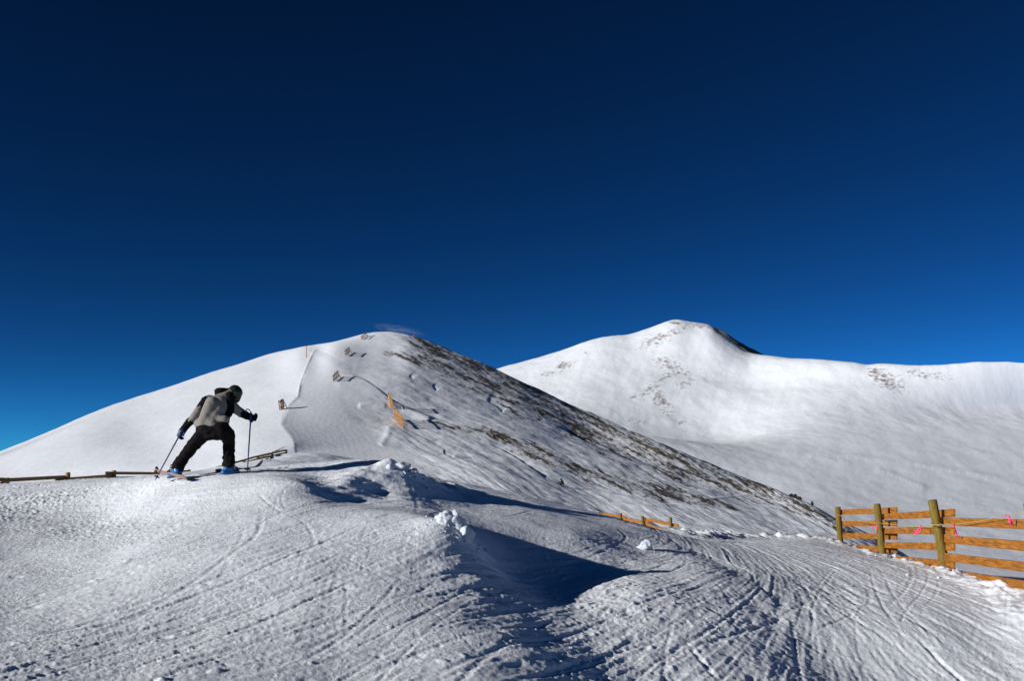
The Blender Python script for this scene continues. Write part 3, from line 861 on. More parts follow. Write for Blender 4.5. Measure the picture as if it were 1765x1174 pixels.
# right fence, close by; the boards are nailed to the far side of the posts and step down bay by bay
fd = Vector((0.125, 0.0, 0))                                          # far side of the post line
def rr(u0, v0, y0, u1, v1, y1, off=0.0):
    return (P(u0, v0, y0) + fd * (1 + off), P(u1, v1, y1) + fd * (1 + off))
rails = []
for v0, v1 in ((883.5, 880), (903, 902.5), (923.5, 926), (943, 949)):          # first bay
    rails.append(rr(1437, v0, 27.9, 1532, v1, 21.9, 0.38))
for v0, v1 in ((891.8, 884.5), (915.3, 915.3), (939.8, 943.5), (961, 975)):   # second bay
    rails.append(rr(1507, v0, 22.8, 1632, v1, 17.0))
for v0, v1 in ((898.7, 906.5), (928.3, 946.5), (959, 984), (985.5, 1018)):    # third bay, runs out of the frame
    rails.append(rr(1601, v0, 17.9, 1790, v1, 12.5, 0.38))
posts = [(1444, 875, 1449.5, 946, 27.5), (1511.5, 870, 1523, 970, 22.3), (1607, 863.5, 1633, 996, 17.5), (1775, 868, 1806, 1052, 12.55)]
build_fence('rail_fence', 'orange board fence with thick round posts and pink ribbons on the right', M_post, M_rail, posts, rails, 0.078, P(1620, 990, 17.5), rail_h=0.135)

# middle fence, half buried beyond the snow lip
rails = []
def r2(u0, v0, y0, u1, v1, y1): return (P(u0, v0, y0) + Vector((0.1, 0.06, 0)), P(u1, v1, y1) + Vector((0.1, 0.06, 0)))
rails += [r2(1108, 895.2, 54.2, 1166, 907, 49.4), r2(1108, 906, 54.2, 1166, 919, 49.4), r2(1108, 916, 54.2, 1166, 930, 49.4)]
rails += [r2(1069, 895.5, 58.7, 1115, 902, 53.4), r2(1069, 905, 58.7, 1115, 911.5, 53.4)]
rails += [r2(1033, 886.5, 63.2, 1077, 892, 57.6), r2(1033, 896, 63.2, 1077, 901.5, 57.6)]
posts = [(1155.5, 893, 1158, 935, 50), (1107.5, 890.3, 1109, 925, 54), (1069.5, 885.5, 1071, 915, 58.5), (1032.5, 884, 1033, 908, 63)]
build_fence('rail_fence', 'half buried orange rail fence sloping down behind the snow lip in the middle', M_post, M_rail, posts, rails, 0.085, P(1158, 930, 50), rail_h=0.15, rail_w=0.05)

# left fence behind the skier's shelf
rails = []
def r3(u0, v0, y0, u1, v1, y1): return (P(u0, v0, y0) + Vector((-0.1, 0, 0)), P(u1, v1, y1) + Vector((-0.1, 0, 0)))
rails += [r3(-150, 828.5, 27.5, 14, 827, 32.3), r3(-150, 840, 27.5, 19, 834.5, 32.5), r3(8, 828.5, 32, 121, 822.3, 36.9), r3(8, 839, 32, 119, 832.5, 36.9)]
rails += [r3(100, 828.3, 35.9, 203, 819.6, 42.4), r3(100, 838, 35.9, 200, 829, 42.4), r3(186, 815.7, 41.3, 270, 816.3, 47.4), r3(186, 824.5, 41.3, 270, 824, 47.4)]
rails += [r3(266, 816.5, 46.6, 330, 812.5, 52), r3(266, 824, 46.6, 330, 820, 52)]
posts = [(-140, 826, -140, 870, 27.7), (11.5, 824.5, 12, 852, 32.2), (117, 815, 117.5, 844, 36.6), (196.5, 811.6, 197, 836, 42), (268, 810.5, 268, 832, 47), (326, 810, 326, 828, 51.7)]
build_fence('rail_fence', 'brown shaded rail fence along the crest left of the skier', M_oldrail, M_oldrail, posts, rails, 0.085, P(117, 838, 36.6), rail_h=0.125)

# its far continuation in the saddle
rails = []
ps = [(362, 810.5, 55.5), (420.5, 794.3, 62), (444.7, 787.2, 66), (468.5, 782, 70), (493, 776.5, 74)]
for (u0, v0, y0), (u1, v1, y1) in zip(ps[:-1], ps[1:]):
    rails += [r3(u0, v0, y0, u1, v1, y1), r3(u0, v0 + 4.6, y0, u1 + 1, v1 + 4.6, y1)]
posts = [(u, v - 1.2, u, v + 11, y) for u, v, y in ps]
build_fence('rail_fence', 'tiny distant rail fence climbing the saddle behind the skier\'s boots', M_oldrail, M_oldrail, posts, rails, 0.10, P(444, 792, 66), rail_h=0.12)

# rope strung along the right fence, with ribbons tied to it
rope_pts = [(1447, 886, 27.4), (1472, 897, 25.6), (1519, 902, 22.2), (1570, 906.5, 19.7), (1613, 905.6, 17.4), (1660, 904, 16.2), (1700, 899, 15.1), (1752, 888, 13.6), (1790, 883, 12.45)]
dense = []
for a, b in zip(rope_pts[:-1], rope_pts[1:]):
    for k in range(4): dense.append(P(*a).lerp(P(*b), k / 4) - fd * 0.75)
dense.append(P(*rope_pts[-1]) - fd * 0.75)
bm = bmesh.new()
tube(bm, dense, 0.0045, 6)
c = P(1613, 905.6, 17.4) - fd * 0.0
for i in range(2):                                                   # wrapped round the tall post
    tube(bm, [c + Vector((0.093 * math.cos(t), 0.093 * math.sin(t), 0.015 * i + 0.01 * math.sin(t))) for t in np.linspace(0, 2 * math.pi, 17)], 0.0055, 6)
tag(from_bm('rope', bm, M_rope, None, True), 'thin pale rope strung from post to post along the right fence', 'rope')

def ribbon(u, v, Y, tails, label):
    """a knot with flat tails hanging from the rope; tails: pixel offsets of their ends"""
    c = P(u, v, Y) - fd * 0.95
    bm = bmesh.new()
    bmesh.ops.create_icosphere(bm, subdivisions=2, radius=0.013, matrix=Matrix.Translation(c))
    for q, (du, dv, wd) in enumerate(tails):
        e = P(u + du, v + dv, Y) - fd * (1.05 + 0.3 * q)
        prev = None
        for k in range(9):
            t = k / 8
            p = c.lerp(e, t) + Vector((0.02 * math.sin(5 * t + q), -0.025 * math.sin(3.1 * t + u), 0.012 * math.sin(7 * t + u)))
            side = Vector((math.cos(1.2 * t + q + u), 0.6 * math.sin(1.6 * t + u), 0.25)).normalized() * wd * (0.5 + 0.5 * min(1, t * 3))
            nrm = side.cross(e - c).normalized() * 0.0012
            cur = [bm.verts.new(p + s * side + n * nrm) for s, n in ((-1, -1), (1, -1), (1, 1), (-1, 1))]
            if prev:
                for a in range(4): bm.faces.new((prev[a], prev[(a + 1) % 4], cur[(a + 1) % 4], cur[a]))
            else: bm.faces.new(cur)
            prev = cur
        bm.faces.new(prev)
    o = from_bm('ribbon', bm, M_pink, None, True)
    tag(o, label, 'ribbon', 'pink ribbons tied along the right fence rope')
ribbon(1519, 903, 22.1, [(3, 12, .013), (-3, 8, .010)], 'pink ribbon knotted at the middle round post of the right fence')
ribbon(1597, 906, 18.3, [(-4.5, 17, .019), (-1.5, 13, .014)], 'pink ribbon hanging just left of the tallest round post')
ribbon(1656, 903.5, 16.3, [(8, 22, .02), (16, 22, .011)], 'pink ribbon with two tails just right of the tallest round post')
ribbon(1748, 889, 13.7, [(17, 16, .022), (22, 20, .016)], 'pink ribbon slanting down at the right edge of the picture')
ribbon(1453, 889, 26.9, [(12, 4.5, .014), (17, 5, .01)], 'small pink ribbon blown sideways at the far end post')

# ------------------------------------------------------------------ wind fences on the hill
def wind_fence(pts, height, nb, label, mat=M_slat, lean=0.16, rows=0):
    """upright boards in a row on the snow: pts are photo pixels of its foot from one end to the other"""
    foot = [hill_point(u, v) for u, v in pts]
    root = empty('wind_fence', foot[len(foot) // 2], label, 'wind fence', 'wind fences on the hill')
    L = [0]
    for a, b in zip(foot[:-1], foot[1:]): L.append(L[-1] + (b - a).length)
    def at(s):
        s = min(max(s, 0), L[-1])
        for i in range(len(L) - 1):
            if s <= L[i + 1] + 1e-9: return foot[i].lerp(foot[i + 1], (s - L[i]) / max(1e-6, L[i + 1] - L[i]))
    d = (foot[-1] - foot[0]).normalized()
    side = Vector((d.y, -d.x, 0)).normalized()
    if side.x < 0: side = -side
    r_ = random.Random(int(pts[0][0]))
    for k in range(nb):
        s = L[-1] * (k + 0.5) / nb
        p = at(s)
        h = height * r_.uniform(0.82, 1.08)
        top_ = p + Vector((0, 0, h)) - side * lean * h + d * r_.uniform(-.08, .08) * h
        bm = bmesh.new()
        beam(bm, p - Vector((0, 0, .6)), top_, 0.14, min(0.5, L[-1] / nb * 0.5), up=d, bev=0)
        from_bm('board', bm, mat, root)
    for f in (0.25, 0.8):
        bm = bmesh.new()
        off = side * (0.12 - lean * height * f)
        beam(bm, foot[0] + off + Vector((0, 0, height * f)), foot[-1] + off + Vector((0, 0, height * f)), 0.12, 0.22, bev=0)
        from_bm('stringer', bm, mat, root)
    for s in (0.2, 0.8):                                             # props on the lee side
        p = at(L[-1] * s)
        bm = bmesh.new()
        beam(bm, p + side * height * 0.6 - Vector((0, 0, .5 + .1 * height)), p + Vector((0, 0, height * .78)) + side * (0.2 - lean * height * .78), 0.14, 0.16, bev=0)
        from_bm('brace', bm, mat, root)
    return root
wind_fence([(680, 722.5), (687, 730), (697, 738.5)], 3.0, 6, 'ochre board wind fence lowest and longest of those beside the ski run')
wind_fence([(671, 697), (675, 703), (679, 706)], 3.2, 4, 'ochre wind fence just above the longest one, tallest board at its upper end')
wind_fence([(574.5, 659), (580, 654), (585, 650)], 2.2, 6, 'grey brown wind fence halfway up the right side of the groomed run', M_greyslat)
wind_fence([(594.5, 614), (599, 611), (604, 607)], 2.2, 6, 'weathered wind fence below the summit beside the run', M_greyslat)
wind_fence([(623, 586), (628, 582), (633.5, 579)], 1.9, 6, 'small weathered wind fence nearest the hill summit', M_greyslat)
wind_fence([(482, 708), (486, 706.5), (490.5, 704.5)], 2.6, 5, 'wind fence alone at the left edge of the groomed run', M_greyslat)

# ------------------------------------------------------------------ marker poles
def marker(u, v, h, r, mat, label, where=hill_point, lean=0.0, tape=False):
    p = where(u, v) if where is hill_point else Vector((*hit(u, v, fn=None), 0))
    if where is not hill_point: p.z = gz(p.x, p.y)
    root = empty('marker_pole', p, label, 'marker pole', 'marker poles on the slopes')
    bm = bmesh.new()
    tube(bm, [p - Vector((0, 0, .4)), p + Vector((lean * h * .5, 0, h * .5)), p + Vector((lean * h, 0, h))], [r, r * .9, r * .75], 8)
    from_bm('pole', bm, mat, root, True)
    bm = bmesh.new()
    tube(bm, [p + Vector((lean * h * .97, 0, h * .97)), p + Vector((lean * h, 0, h * 1.02))], [r * 1.3, r * 1.1], 8)
    from_bm('cap', bm, M_red, root, True)
    return root
marker(528, 616, 4.2, 0.16, M_bamboo, 'thin bamboo pole on the bright slope beside the top of the run')
marker(714, 582, 2.4, 0.07, M_red, 'red pole just below the hill summit on the right ridge')
marker(669, 796, 1.3, 0.045, M_red, 'short red pole in the run just behind the dark mound', lean=0.12)
marker(712, 806, 1.8, 0.03, M_bamboo, 'thin straw coloured pole in the run right of the dark mound')
marker(688, 640, 2.0, 0.08, M_bamboo, 'faint thin pole on the upper flank right of the wind fences') if False else None

# ------------------------------------------------------------------ loose lumps of snow
def snow_lump(u, v, Y, sx, sy, sz, seed, label, rough=0.35, sink=0.25, cuts=9):
    r_ = random.Random(seed)
    bm = bmesh.new()
    bmesh.ops.create_icosphere(bm, subdivisions=4, radius=1)
    planes = [(Vector((r_.uniform(-1, 1), r_.uniform(-1, 1), r_.uniform(-.5, 1))).normalized(), r_.uniform(0.62, 0.9)) for _ in range(cuts)]
    for vt in bm.verts:
        c = vt.co
        for n, dd in planes:                                         # broken facets
            e = c.dot(n) - dd
            if e > 0: c -= n * e * 0.92
        c *= 1 + rough * 0.35 * mnoise.fractal(c * 2.0 + Vector((seed, 0, 0)), 1.0, 2.0, 4)
        c.x *= sx; c.y *= sy; c.z *= sz
    b_ = P(u, v, Y)
    z = gz(b_.x, b_.y)
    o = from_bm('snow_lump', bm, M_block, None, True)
    o.location = (b_.x, b_.y, z + sz * (1 - 2 * sink))
    o.rotation_euler = (r_.uniform(-.2, .2), r_.uniform(-.2, .2), r_.uniform(0, 6))
    return tag(o, label, 'snow lump', 'lumps of broken snow')
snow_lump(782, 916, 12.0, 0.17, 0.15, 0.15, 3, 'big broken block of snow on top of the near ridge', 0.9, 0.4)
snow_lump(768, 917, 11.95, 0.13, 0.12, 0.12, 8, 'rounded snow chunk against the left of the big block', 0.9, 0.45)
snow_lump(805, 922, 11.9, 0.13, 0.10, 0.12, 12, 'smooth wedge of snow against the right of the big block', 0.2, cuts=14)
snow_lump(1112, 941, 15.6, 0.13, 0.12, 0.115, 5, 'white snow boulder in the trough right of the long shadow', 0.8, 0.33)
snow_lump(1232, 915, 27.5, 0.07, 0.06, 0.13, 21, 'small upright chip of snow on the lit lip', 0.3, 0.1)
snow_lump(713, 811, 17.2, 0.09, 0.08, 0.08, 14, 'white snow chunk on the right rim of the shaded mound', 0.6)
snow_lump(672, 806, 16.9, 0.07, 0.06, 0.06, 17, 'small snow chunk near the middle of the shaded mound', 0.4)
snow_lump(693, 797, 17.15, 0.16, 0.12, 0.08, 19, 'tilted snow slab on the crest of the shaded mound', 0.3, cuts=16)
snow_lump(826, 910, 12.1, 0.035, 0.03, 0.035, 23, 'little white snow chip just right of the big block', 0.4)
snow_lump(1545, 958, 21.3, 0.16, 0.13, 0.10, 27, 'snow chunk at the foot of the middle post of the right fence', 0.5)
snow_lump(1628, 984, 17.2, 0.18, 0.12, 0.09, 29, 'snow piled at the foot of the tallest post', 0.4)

r_ = random.Random(77)
bm = bmesh.new()
def crumbs(u, v, Y, n, su, sy, rmax):
    for _ in range(n):
        c = P(u + r_.gauss(0, su), v, Y + r_.gauss(0, sy))
        c.z = gz(c.x, c.y)
        rad = rmax * (0.25 + 0.75 * r_.random() ** 3)
        m_ = bmesh.ops.create_icosphere(bm, subdivisions=2, radius=rad, matrix=Matrix.Translation(c + Vector((0, 0, rad * .2))))
        k_ = r_.uniform(0, 50)
        for vt in m_['verts']:
            d_ = vt.co - c
            vt.co = c + d_ * (0.8 + 0.7 * mnoise.noise(d_ * (1.4 / rad) + Vector((k_, 0, 0))))
crumbs(785, 920, 11.9, 40, 24, 0.25, 0.035)
crumbs(760, 924, 11.7, 22, 20, 0.3, 0.02)
crumbs(830, 930, 12.0, 14, 16, 0.2, 0.018)
crumbs(700, 800, 17.1, 26, 26, 0.25, 0.04)
crumbs(740, 822, 17.9, 24, 22, 0.3, 0.03)
crumbs(1112, 940, 15.5, 14, 16, 0.3, 0.02)
crumbs(1550, 960, 20.6, 40, 36, 0.9, 0.035)
crumbs(1640, 985, 17.0, 30, 30, 0.6, 0.035)
crumbs(1180, 1010, 11.4, 30, 90, 0.8, 0.016)
crumbs(980, 1090, 9.6, 26, 60, 0.6, 0.016)
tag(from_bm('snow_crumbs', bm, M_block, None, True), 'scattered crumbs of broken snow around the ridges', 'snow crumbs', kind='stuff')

# ------------------------------------------------------------------ scrub on the far ridge
def scrub(u, v, wd, h, n, seed, label):
    r_ = random.Random(seed)
    p = hill_point(u, v)
    root = empty('scrub_conifer', p, label, 'shrub', 'scrub on the right ridge')
    bm = bmesh.new()
    tube(bm, [p - Vector((0, 0, .3)), p + Vector((0, 0, h * .8))], [0.07, 0.03], 6)
    from_bm('trunk', bm, M_bamboo, root)
    bm = bmesh.new()
    for k in range(n):
        t = r_.random()
        c = p + Vector((r_.gauss(0, wd * (1 - .7 * t)), r_.gauss(0, wd * (1 - .7 * t)), h * t))
        a, b_ = Vector((r_.gauss(0, 1), r_.gauss(0, 1), r_.gauss(0, .6))).normalized() * .16, Vector((r_.gauss(0, 1), r_.gauss(0, 1), r_.gauss(0, .6))).normalized() * .12
        bm.faces.new([bm.verts.new(c + q) for q in (a, b_, -a, -b_)])
    from_bm('crown', bm, M_shrub, root)
scrub(1364, 857, 0.32, 0.6, 160, 1, 'dark scrub conifer at the left of the low clump on the ridge')
scrub(1371, 859, 0.42, 0.7, 200, 2, 'widest dark scrub conifer in the middle of the ridge clump')
scrub(1378, 862, 0.32, 0.55, 150, 3, 'low dark scrub conifer at the right of the ridge clump')
scrub(1399, 871, 0.2, 0.6, 120, 4, 'single dark scrub conifer further down the right ridge')

# ------------------------------------------------------------------ figures
def capsule(bm, a, b, ra, rb, n=14, k=5):
    """tapered limb piece with round ends"""
    a, b = Vector(a), Vector(b)
    d = b - a
    L = max(d.length, 1e-5)
    t = d / L
    pts, rad = [], []
    for i in range(k + 1):
        q = math.pi / 2 * (1 - i / k)
        pts.append(a - t * ra * math.sin(q)); rad.append(max(1e-4, ra * math.cos(q)))
    for i in range(k + 1):
        q = math.pi / 2 * i / k
        pts.append(b + t * rb * math.sin(q)); rad.append(max(1e-4, rb * math.cos(q)))
    tube(bm, pts, rad, n)

def ellipsoid(bm, c, r, rot=None):
    m = Matrix.Translation(Vector(c)) @ (rot.to_4x4() if rot else Matrix.Identity(4)) @ Matrix.Diagonal((*r, 1))
    bmesh.ops.create_uvsphere(bm, u_segments=20, v_segments=12, radius=1, matrix=m)

def fuse(name, bm, mat, parent, voxel, smooth_it=4, wrinkle=0.0, wscale=9.0, seed=0):
    """melt overlapping pieces into one continuous skin"""
    me = bpy.data.meshes.new(name)
    bmesh.ops.recalc_face_normals(bm, faces=bm.faces)
    bm.to_mesh(me)
    bm.free()
    tmp = bpy.data.objects.new('tmp', me)
    col.objects.link(tmp)
    md = tmp.modifiers.new('r', 'REMESH')
    md.mode, md.voxel_size, md.use_smooth_shade = 'VOXEL', voxel, True
    ms = tmp.modifiers.new('s', 'SMOOTH')
    ms.factor, ms.iterations = 0.5, smooth_it
    dg = bpy.context.evaluated_depsgraph_get()
    out = bpy.data.meshes.new_from_object(tmp.evaluated_get(dg))
    bpy.data.objects.remove(tmp)
    bpy.data.meshes.remove(me)
    out.name = name
    if wrinkle:
        nrm = [v.normal.copy() for v in out.vertices]
        for v, n in zip(out.vertices, nrm):
            q = v.co * wscale + Vector((seed, 0, 0))
            f = mnoise.noise(Vector((q.x, q.y, q.z * 1.9)) + Vector((0, 0, 1.4 * mnoise.noise(q * .5))))
            v.co += n * wrinkle * (f - 0.5 * abs(mnoise.noise(q * 2.3)))
    out.materials.clear()
    return link_mesh(name, out, mat, parent, True)

def gauntlet(name, wrist, palm, fingers_dir, curl_axis, mat, parent, s=1.0, thumb_side=1):
    """gloved hand: palm, four curled fingers of different length and a thumb closing on the grip"""
    bm = bmesh.new()
    d = Vector(fingers_dir).normalized()
    ax = Vector(curl_axis).normalized()
    ax = (ax - d * ax.dot(d)).normalized()
    up = d.cross(ax)
    w_, p_ = Vector(wrist), Vector(palm)
    capsule(bm, w_, p_, .046 * s, .048 * s, 10, 3)
    for k in (-1, 0, 1): capsule(bm, p_ - d * .02 + ax * k * .024 * s, p_ + d * .025 * s + ax * k * .024 * s, .024 * s, .022 * s, 8, 3)
    for i, (o_, ln) in enumerate(((-.036, .85), (-.012, 1.0), (.012, .95), (.036, .75))):
        a = p_ + d * .035 * s + ax * o_ * s
        ang, q = 0.35, a
        for seg in range(3):
            e = q + (d * math.cos(ang) - up * math.sin(ang)) * .034 * ln * s
            capsule(bm, q, e, .0135 * s, .0125 * s, 8, 3)
            q, ang = e, ang + 0.95
    a = p_ - d * .01 + ax * thumb_side * .045 * s
    b = a + (d * .6 + ax * thumb_side * .5 - up * .5) * .045 * s
    capsule(bm, a, b, .016 * s, .015 * s, 8, 3)
    capsule(bm, b, b + (d * .3 - up * .9 - ax * thumb_side * .5) * .035 * s, .015 * s, .013 * s, 8, 3)
    return fuse(name, bm, mat, parent, 0.008, 1)

SY = 16.0                                                            # the skier's distance
def S(zx, zy, dy=0.0):
    """point on the skier from the enlarged crop of the photograph (5.589 px per photo px)"""
    return P(240 + zx / 5.589, 640 + zy / 5.589, SY + dy)
hipL, hipR, pelvis = S(625, 590, 0.0), S(790, 580, 0.02), S(705, 560, 0.0)
kneeL, ankL = S(498, 742, -0.06), S(352, 925, -0.10)
kneeR, ankR = S(862, 668, 0.24), S(864, 915, 0.10)
waist, chest, neck = S(700, 470, 0.08), S(760, 300, 0.26), S(868, 236, 0.36)
shL, shR = S(662, 285, 0.22), S(868, 320, 0.34)
elL, wrL, haL = S(543, 425, 0.05), S(437, 548, 0.02), S(405, 592, 0.02)
elR, wrR, haR = S(978, 402, 0.46), S(1050, 436, 0.44), S(1080, 446, 0.44)
head = S(918, 215, 0.46)
chin = S(895, 292, 0.52)

bm = bmesh.new()                                                     # the body under the clothes: one continuous skin
capsule(bm, hipL, kneeL, .085, .062); capsule(bm, kneeL, ankL, .06, .042); capsule(bm, hipR, kneeR, .085, .062); capsule(bm, kneeR, ankR, .06, .042)
capsule(bm, ankL, ankL + Vector((-.08, .04, -.05)), .04, .03); capsule(bm, ankR, ankR + Vector((.08, .06, -.05)), .04, .03)
capsule(bm, hipL, hipR, .075, .075); capsule(bm, pelvis, waist, .10, .11); capsule(bm, waist, chest, .11, .11); capsule(bm, shL.lerp(shR, .12), shL.lerp(shR, .88), .055, .055); capsule(bm, chest, neck, .09, .06)
capsule(bm, neck, head, .055, .07)
for a, b, c in ((shL, elL, wrL), (shR, elR, wrR)):
    capsule(bm, a, b, .05, .042); capsule(bm, b, c, .04, .03)
fwd = (chin - head).normalized()
ellipsoid(bm, head, (.078, .092, .10))
capsule(bm, head + fwd * .03, chin, .065, .045)
face_d = Vector((0.55, 0.78, -0.25)).normalized()
capsule(bm, head.lerp(chin, .55) + face_d * .07, head.lerp(chin, .75) + face_d * .085, .012, .016)   # nose
body = fuse('person', bm, M_skin, None, 0.014, 3)
tag(body, 'skier in taupe jacket and black trousers bent double climbing the snow crest', 'person')

bm = bmesh.new()                                                     # jacket shell
rot = (chest - waist).to_track_quat('Z', 'Y').to_matrix()
for k in range(19):
    t = -.34 + 1.34 * k / 18
    ellipsoid(bm, waist.lerp(chest, t), (np.interp(t, [-.34, 0, .5, .8, 1], [.190, .172, .190, .192, .17]), np.interp(t, [-.34, 0, 1], [.15, .14, .135]), .10), rot)
capsule(bm, shL.lerp(shR, .05), shL.lerp(shR, .9), .102, .10)
capsule(bm, chest, neck, .135, .10)
capsule(bm, S(588, 505, .02), S(812, 480, .04), .10, .10)            # hem
capsule(bm, S(622, 505, -.01), S(700, 320, .14), .115, .125)
jacket = fuse('jacket', bm, M_jacket, body, 0.012, 16, 0.013, 5, 3)
def sleeve(name, pts, mat, seed):
    bm = bmesh.new()
    for (a, ra), (b, rb) in zip(pts[:-1], pts[1:]): capsule(bm, a, b, ra, rb)
    return fuse(name, bm, mat, body, 0.012, 3, 0.012, 13, seed)
sleeve('sleeve', [(shL + Vector((-.02, -.03, -.01)), .088), (shL.lerp(elL, .62), .078)], M_black, 5)
sleeve('sleeve_cuff', [(shL.lerp(elL, .66), .080), (elL, .074), (elL.lerp(wrL, .45), .066)], M_jacket, 6)
sleeve('sleeve_cuff', [(elL.lerp(wrL, .5), .068), (wrL, .058)], M_black, 7)
sleeve('sleeve', [(shR, .095), (shR.lerp(elR, .55), .085), (elR.lerp(wrR, .05), .075)], M_jacket, 8)
sleeve('sleeve_cuff', [(elR.lerp(wrR, .15), .074), (wrR, .060)], M_black, 9)
bm = bmesh.new()                                                     # black side panel and shoulder yoke
capsule(bm, S(868, 245, .30), S(872, 380, .24), .085, .075)
capsule(bm, S(872, 380, .24), S(845, 450, .18), .07, .05)
fuse('side_panel', bm, M_black, body, 0.012, 3, 0.010, 12, 11)
bm = bmesh.new()                                                     # hood pushed up behind the head
ellipsoid(bm, S(782, 205, .36), (.095, .11, .078))
capsule(bm, S(770, 205, .34), S(872, 205, .44), .085, .075)
fuse('hood', bm, M_black, body, 0.012, 3, 0.012, 11, 13)

bm = bmesh.new()                                                     # loose trousers
capsule(bm, S(630, 560, 0), S(790, 548, .03), .135, .135)
capsule(bm, S(600, 540, 0), S(812, 520, .04), .09, .09); capsule(bm, S(670, 590, -.01), S(760, 590, .02), .135, .135)
capsule(bm, hipL, S(560, 665, -.03), .135, .112); capsule(bm, S(560, 665, -.03), kneeL, .112, .104); capsule(bm, kneeL, S(425, 835, -.08), .102, .094); capsule(bm, S(425, 835, -.08), S(372, 915, -.1), .094, .104)
capsule(bm, hipR, S(845, 610, .12), .142, .132); capsule(bm, S(845, 610, .12), kneeR, .135, .112); capsule(bm, kneeR, S(862, 790, .18), .104, .096); capsule(bm, S(862, 790, .18), S(862, 888, .12), .096, .105)
fuse('trousers', bm, M_pants, body, 0.014, 3, 0.020, 9, 17)

bm = bmesh.new()                                                     # helmet shell
hrot = Matrix.Rotation(R(14), 3, 'Y')
ellipsoid(bm, head + Vector((0, .0, .01)), (.118, .135, .135), hrot)
capsule(bm, S(935, 205, .46), S(925, 262, .47), .105, .085)
helmet = fuse('helmet', bm, M_helmet, body, 0.012, 4)
bm = bmesh.new()                                                     # goggle strap round the helmet, with its clip
ring = []
for t in np.linspace(0, 2 * math.pi, 33):
    ring.append(head + Vector((0, 0, .02)) + hrot @ Vector((.122 * math.cos(t), .139 * math.sin(t), .035 * math.cos(t) - .02)))
tube(bm, ring, .013, 8)
capsule(bm, S(872, 175, .34), S(890, 190, .33), .020, .017)
fuse('goggle_strap', bm, M_strap, helmet, 0.009, 1)
bm = bmesh.new()                                                     # neck warmer over chin
capsule(bm, neck + Vector((.02, 0, -.02)), chin + Vector((-.02, 0, .0)), .085, .065)
fuse('neck_warmer', bm, M_black, body, 0.012, 2, 0.006, 14, 19)

poleL_tip, poleL_top = S(150, 1056, -.12), S(412, 575, -.02)
poleR_tip, poleR_top = S(1040, 985, .10), S(1076, 420, .40)
gauntlet('glove', wrL, haL, haL - wrL, (poleL_tip - poleL_top), M_black, body, 1.25, -1)
gauntlet('glove', wrR, haR, Vector((.9, .1, -.12)), (poleR_tip - poleR_top), M_black, body, 1.25, 1)
bm = bmesh.new()
capsule(bm, haL + Vector((.0, -.045, .02)), haL + Vector((-.03, -.045, -.02)), .028, .026)
fuse('glove_patch', bm, M_grey, body, 0.009, 1)

def boot(a, toe_dir, seed):
    """ski boot: stiff shell, sole, cuff, buckles and dark liner"""
    t = Vector(toe_dir).normalized()
    z = Vector((0, 0, 1))
    s = t.cross(z).normalized()
    bm = bmesh.new()
    sole = a - z * .10
    for k in (-1, 1): capsule(bm, sole - t * .09 + s * k * .018, sole + t * .14 + s * k * .02, .042, .036)
    capsule(bm, sole - t * .05 + z * .02, a + z * .0 - t * .01, .056, .060)
    capsule(bm, sole + t * .03 + z * .02, a + z * .0, .058, .062)
    o = fuse('ski_boot', bm, M_boot, body, 0.010, 2)
    bm = bmesh.new()
    beam(bm, sole - t * .15 - z * .047, sole + t * .20 - z * .047, .085, .024, bev=.004)
    from_bm('sole', bm, M_bootdark, o)
    for k, (f, h) in enumerate(((.03, .0), (.01, .035), (.075, -.03), (.125, -.045))):
        bm = bmesh.new()
        c = a + t * f + z * (h - .0)
        ring = [c + (t * math.cos(q) * .070 + s * math.sin(q) * .070) * (1.06 if k < 2 else .92) for q in np.linspace(-1.7, 1.7, 9)]
        tube(bm, ring, .009, 6)
        from_bm('buckle', bm, M_bootdark, o, True)
    return o, sole
def ski(a, b, wd, mat, label, roll=0.0, tip_up=.09, rocker=0.0):
    """a is the tail, b the start of the upturned tip"""
    d = (b - a).normalized()
    side = d.cross(Vector((0, 0, 1))).normalized()
    upv = side.cross(d)
    q = Matrix.Rotation(roll, 3, d)
    side, upv = q @ side, q @ upv
    L = (b - a).length
    root = empty('ski', a.lerp(b, .5), label, 'ski', 'skis of the climbing skier')
    bm = bmesh.new()
    prev = None
    for k in range(33):
        t = k / 32
        x = t * (L + .16)
        rise = rocker * (2 * t - 1) ** 2 + (tip_up * ((x - L) / .16) ** 1.6 if x > L else 0) + (.015 * ((0.06 - x) / .06) if x < .06 else 0)
        wv = wd * (1 - .24 * math.sin(math.pi * min(1, x / L))) * (1 if x < L else math.sqrt(max(0.02, 1 - ((x - L) / .165) ** 2)))
        c = a + d * x + upv * rise
        th = .006 + .007 * math.sin(math.pi * min(1, max(0, x / L)))
        cur = [bm.verts.new(c + side * i * wv / 2 + upv * j * th) for i, j in ((-1, 0), (1, 0), (1, 1), (-1, 1))]
        if prev:
            for e in range(4): bm.faces.new((prev[e], prev[(e + 1) % 4], cur[(e + 1) % 4], cur[e]))
        else: bm.faces.new(cur)
        prev = cur
    bm.faces.new(prev)
    from_bm('ski_board', bm, mat, root)
    m_ = a + d * L * .47
    for off, ln, hh in ((-.17, .10, .05), (.14, .09, .045)):
        bm = bmesh.new()
        beam(bm, m_ + d * (off - ln / 2) + upv * (.012 + hh / 2), m_ + d * (off + ln / 2) + upv * (.012 + hh / 2), .07, hh, up=upv, bev=.012)
        from_bm('binding', bm, M_bootdark, root)
    return m_, upv
for nm, a, t in (('L', ankL, Vector((-.72, .62, -.12))), ('R', ankR, Vector((.80, .58, .04)))):
    boot(a, t, 1)
def on_snow(u, v, lift):
    x, y = hit(u, v)
    return Vector((x, y, gz(x, y) + lift))
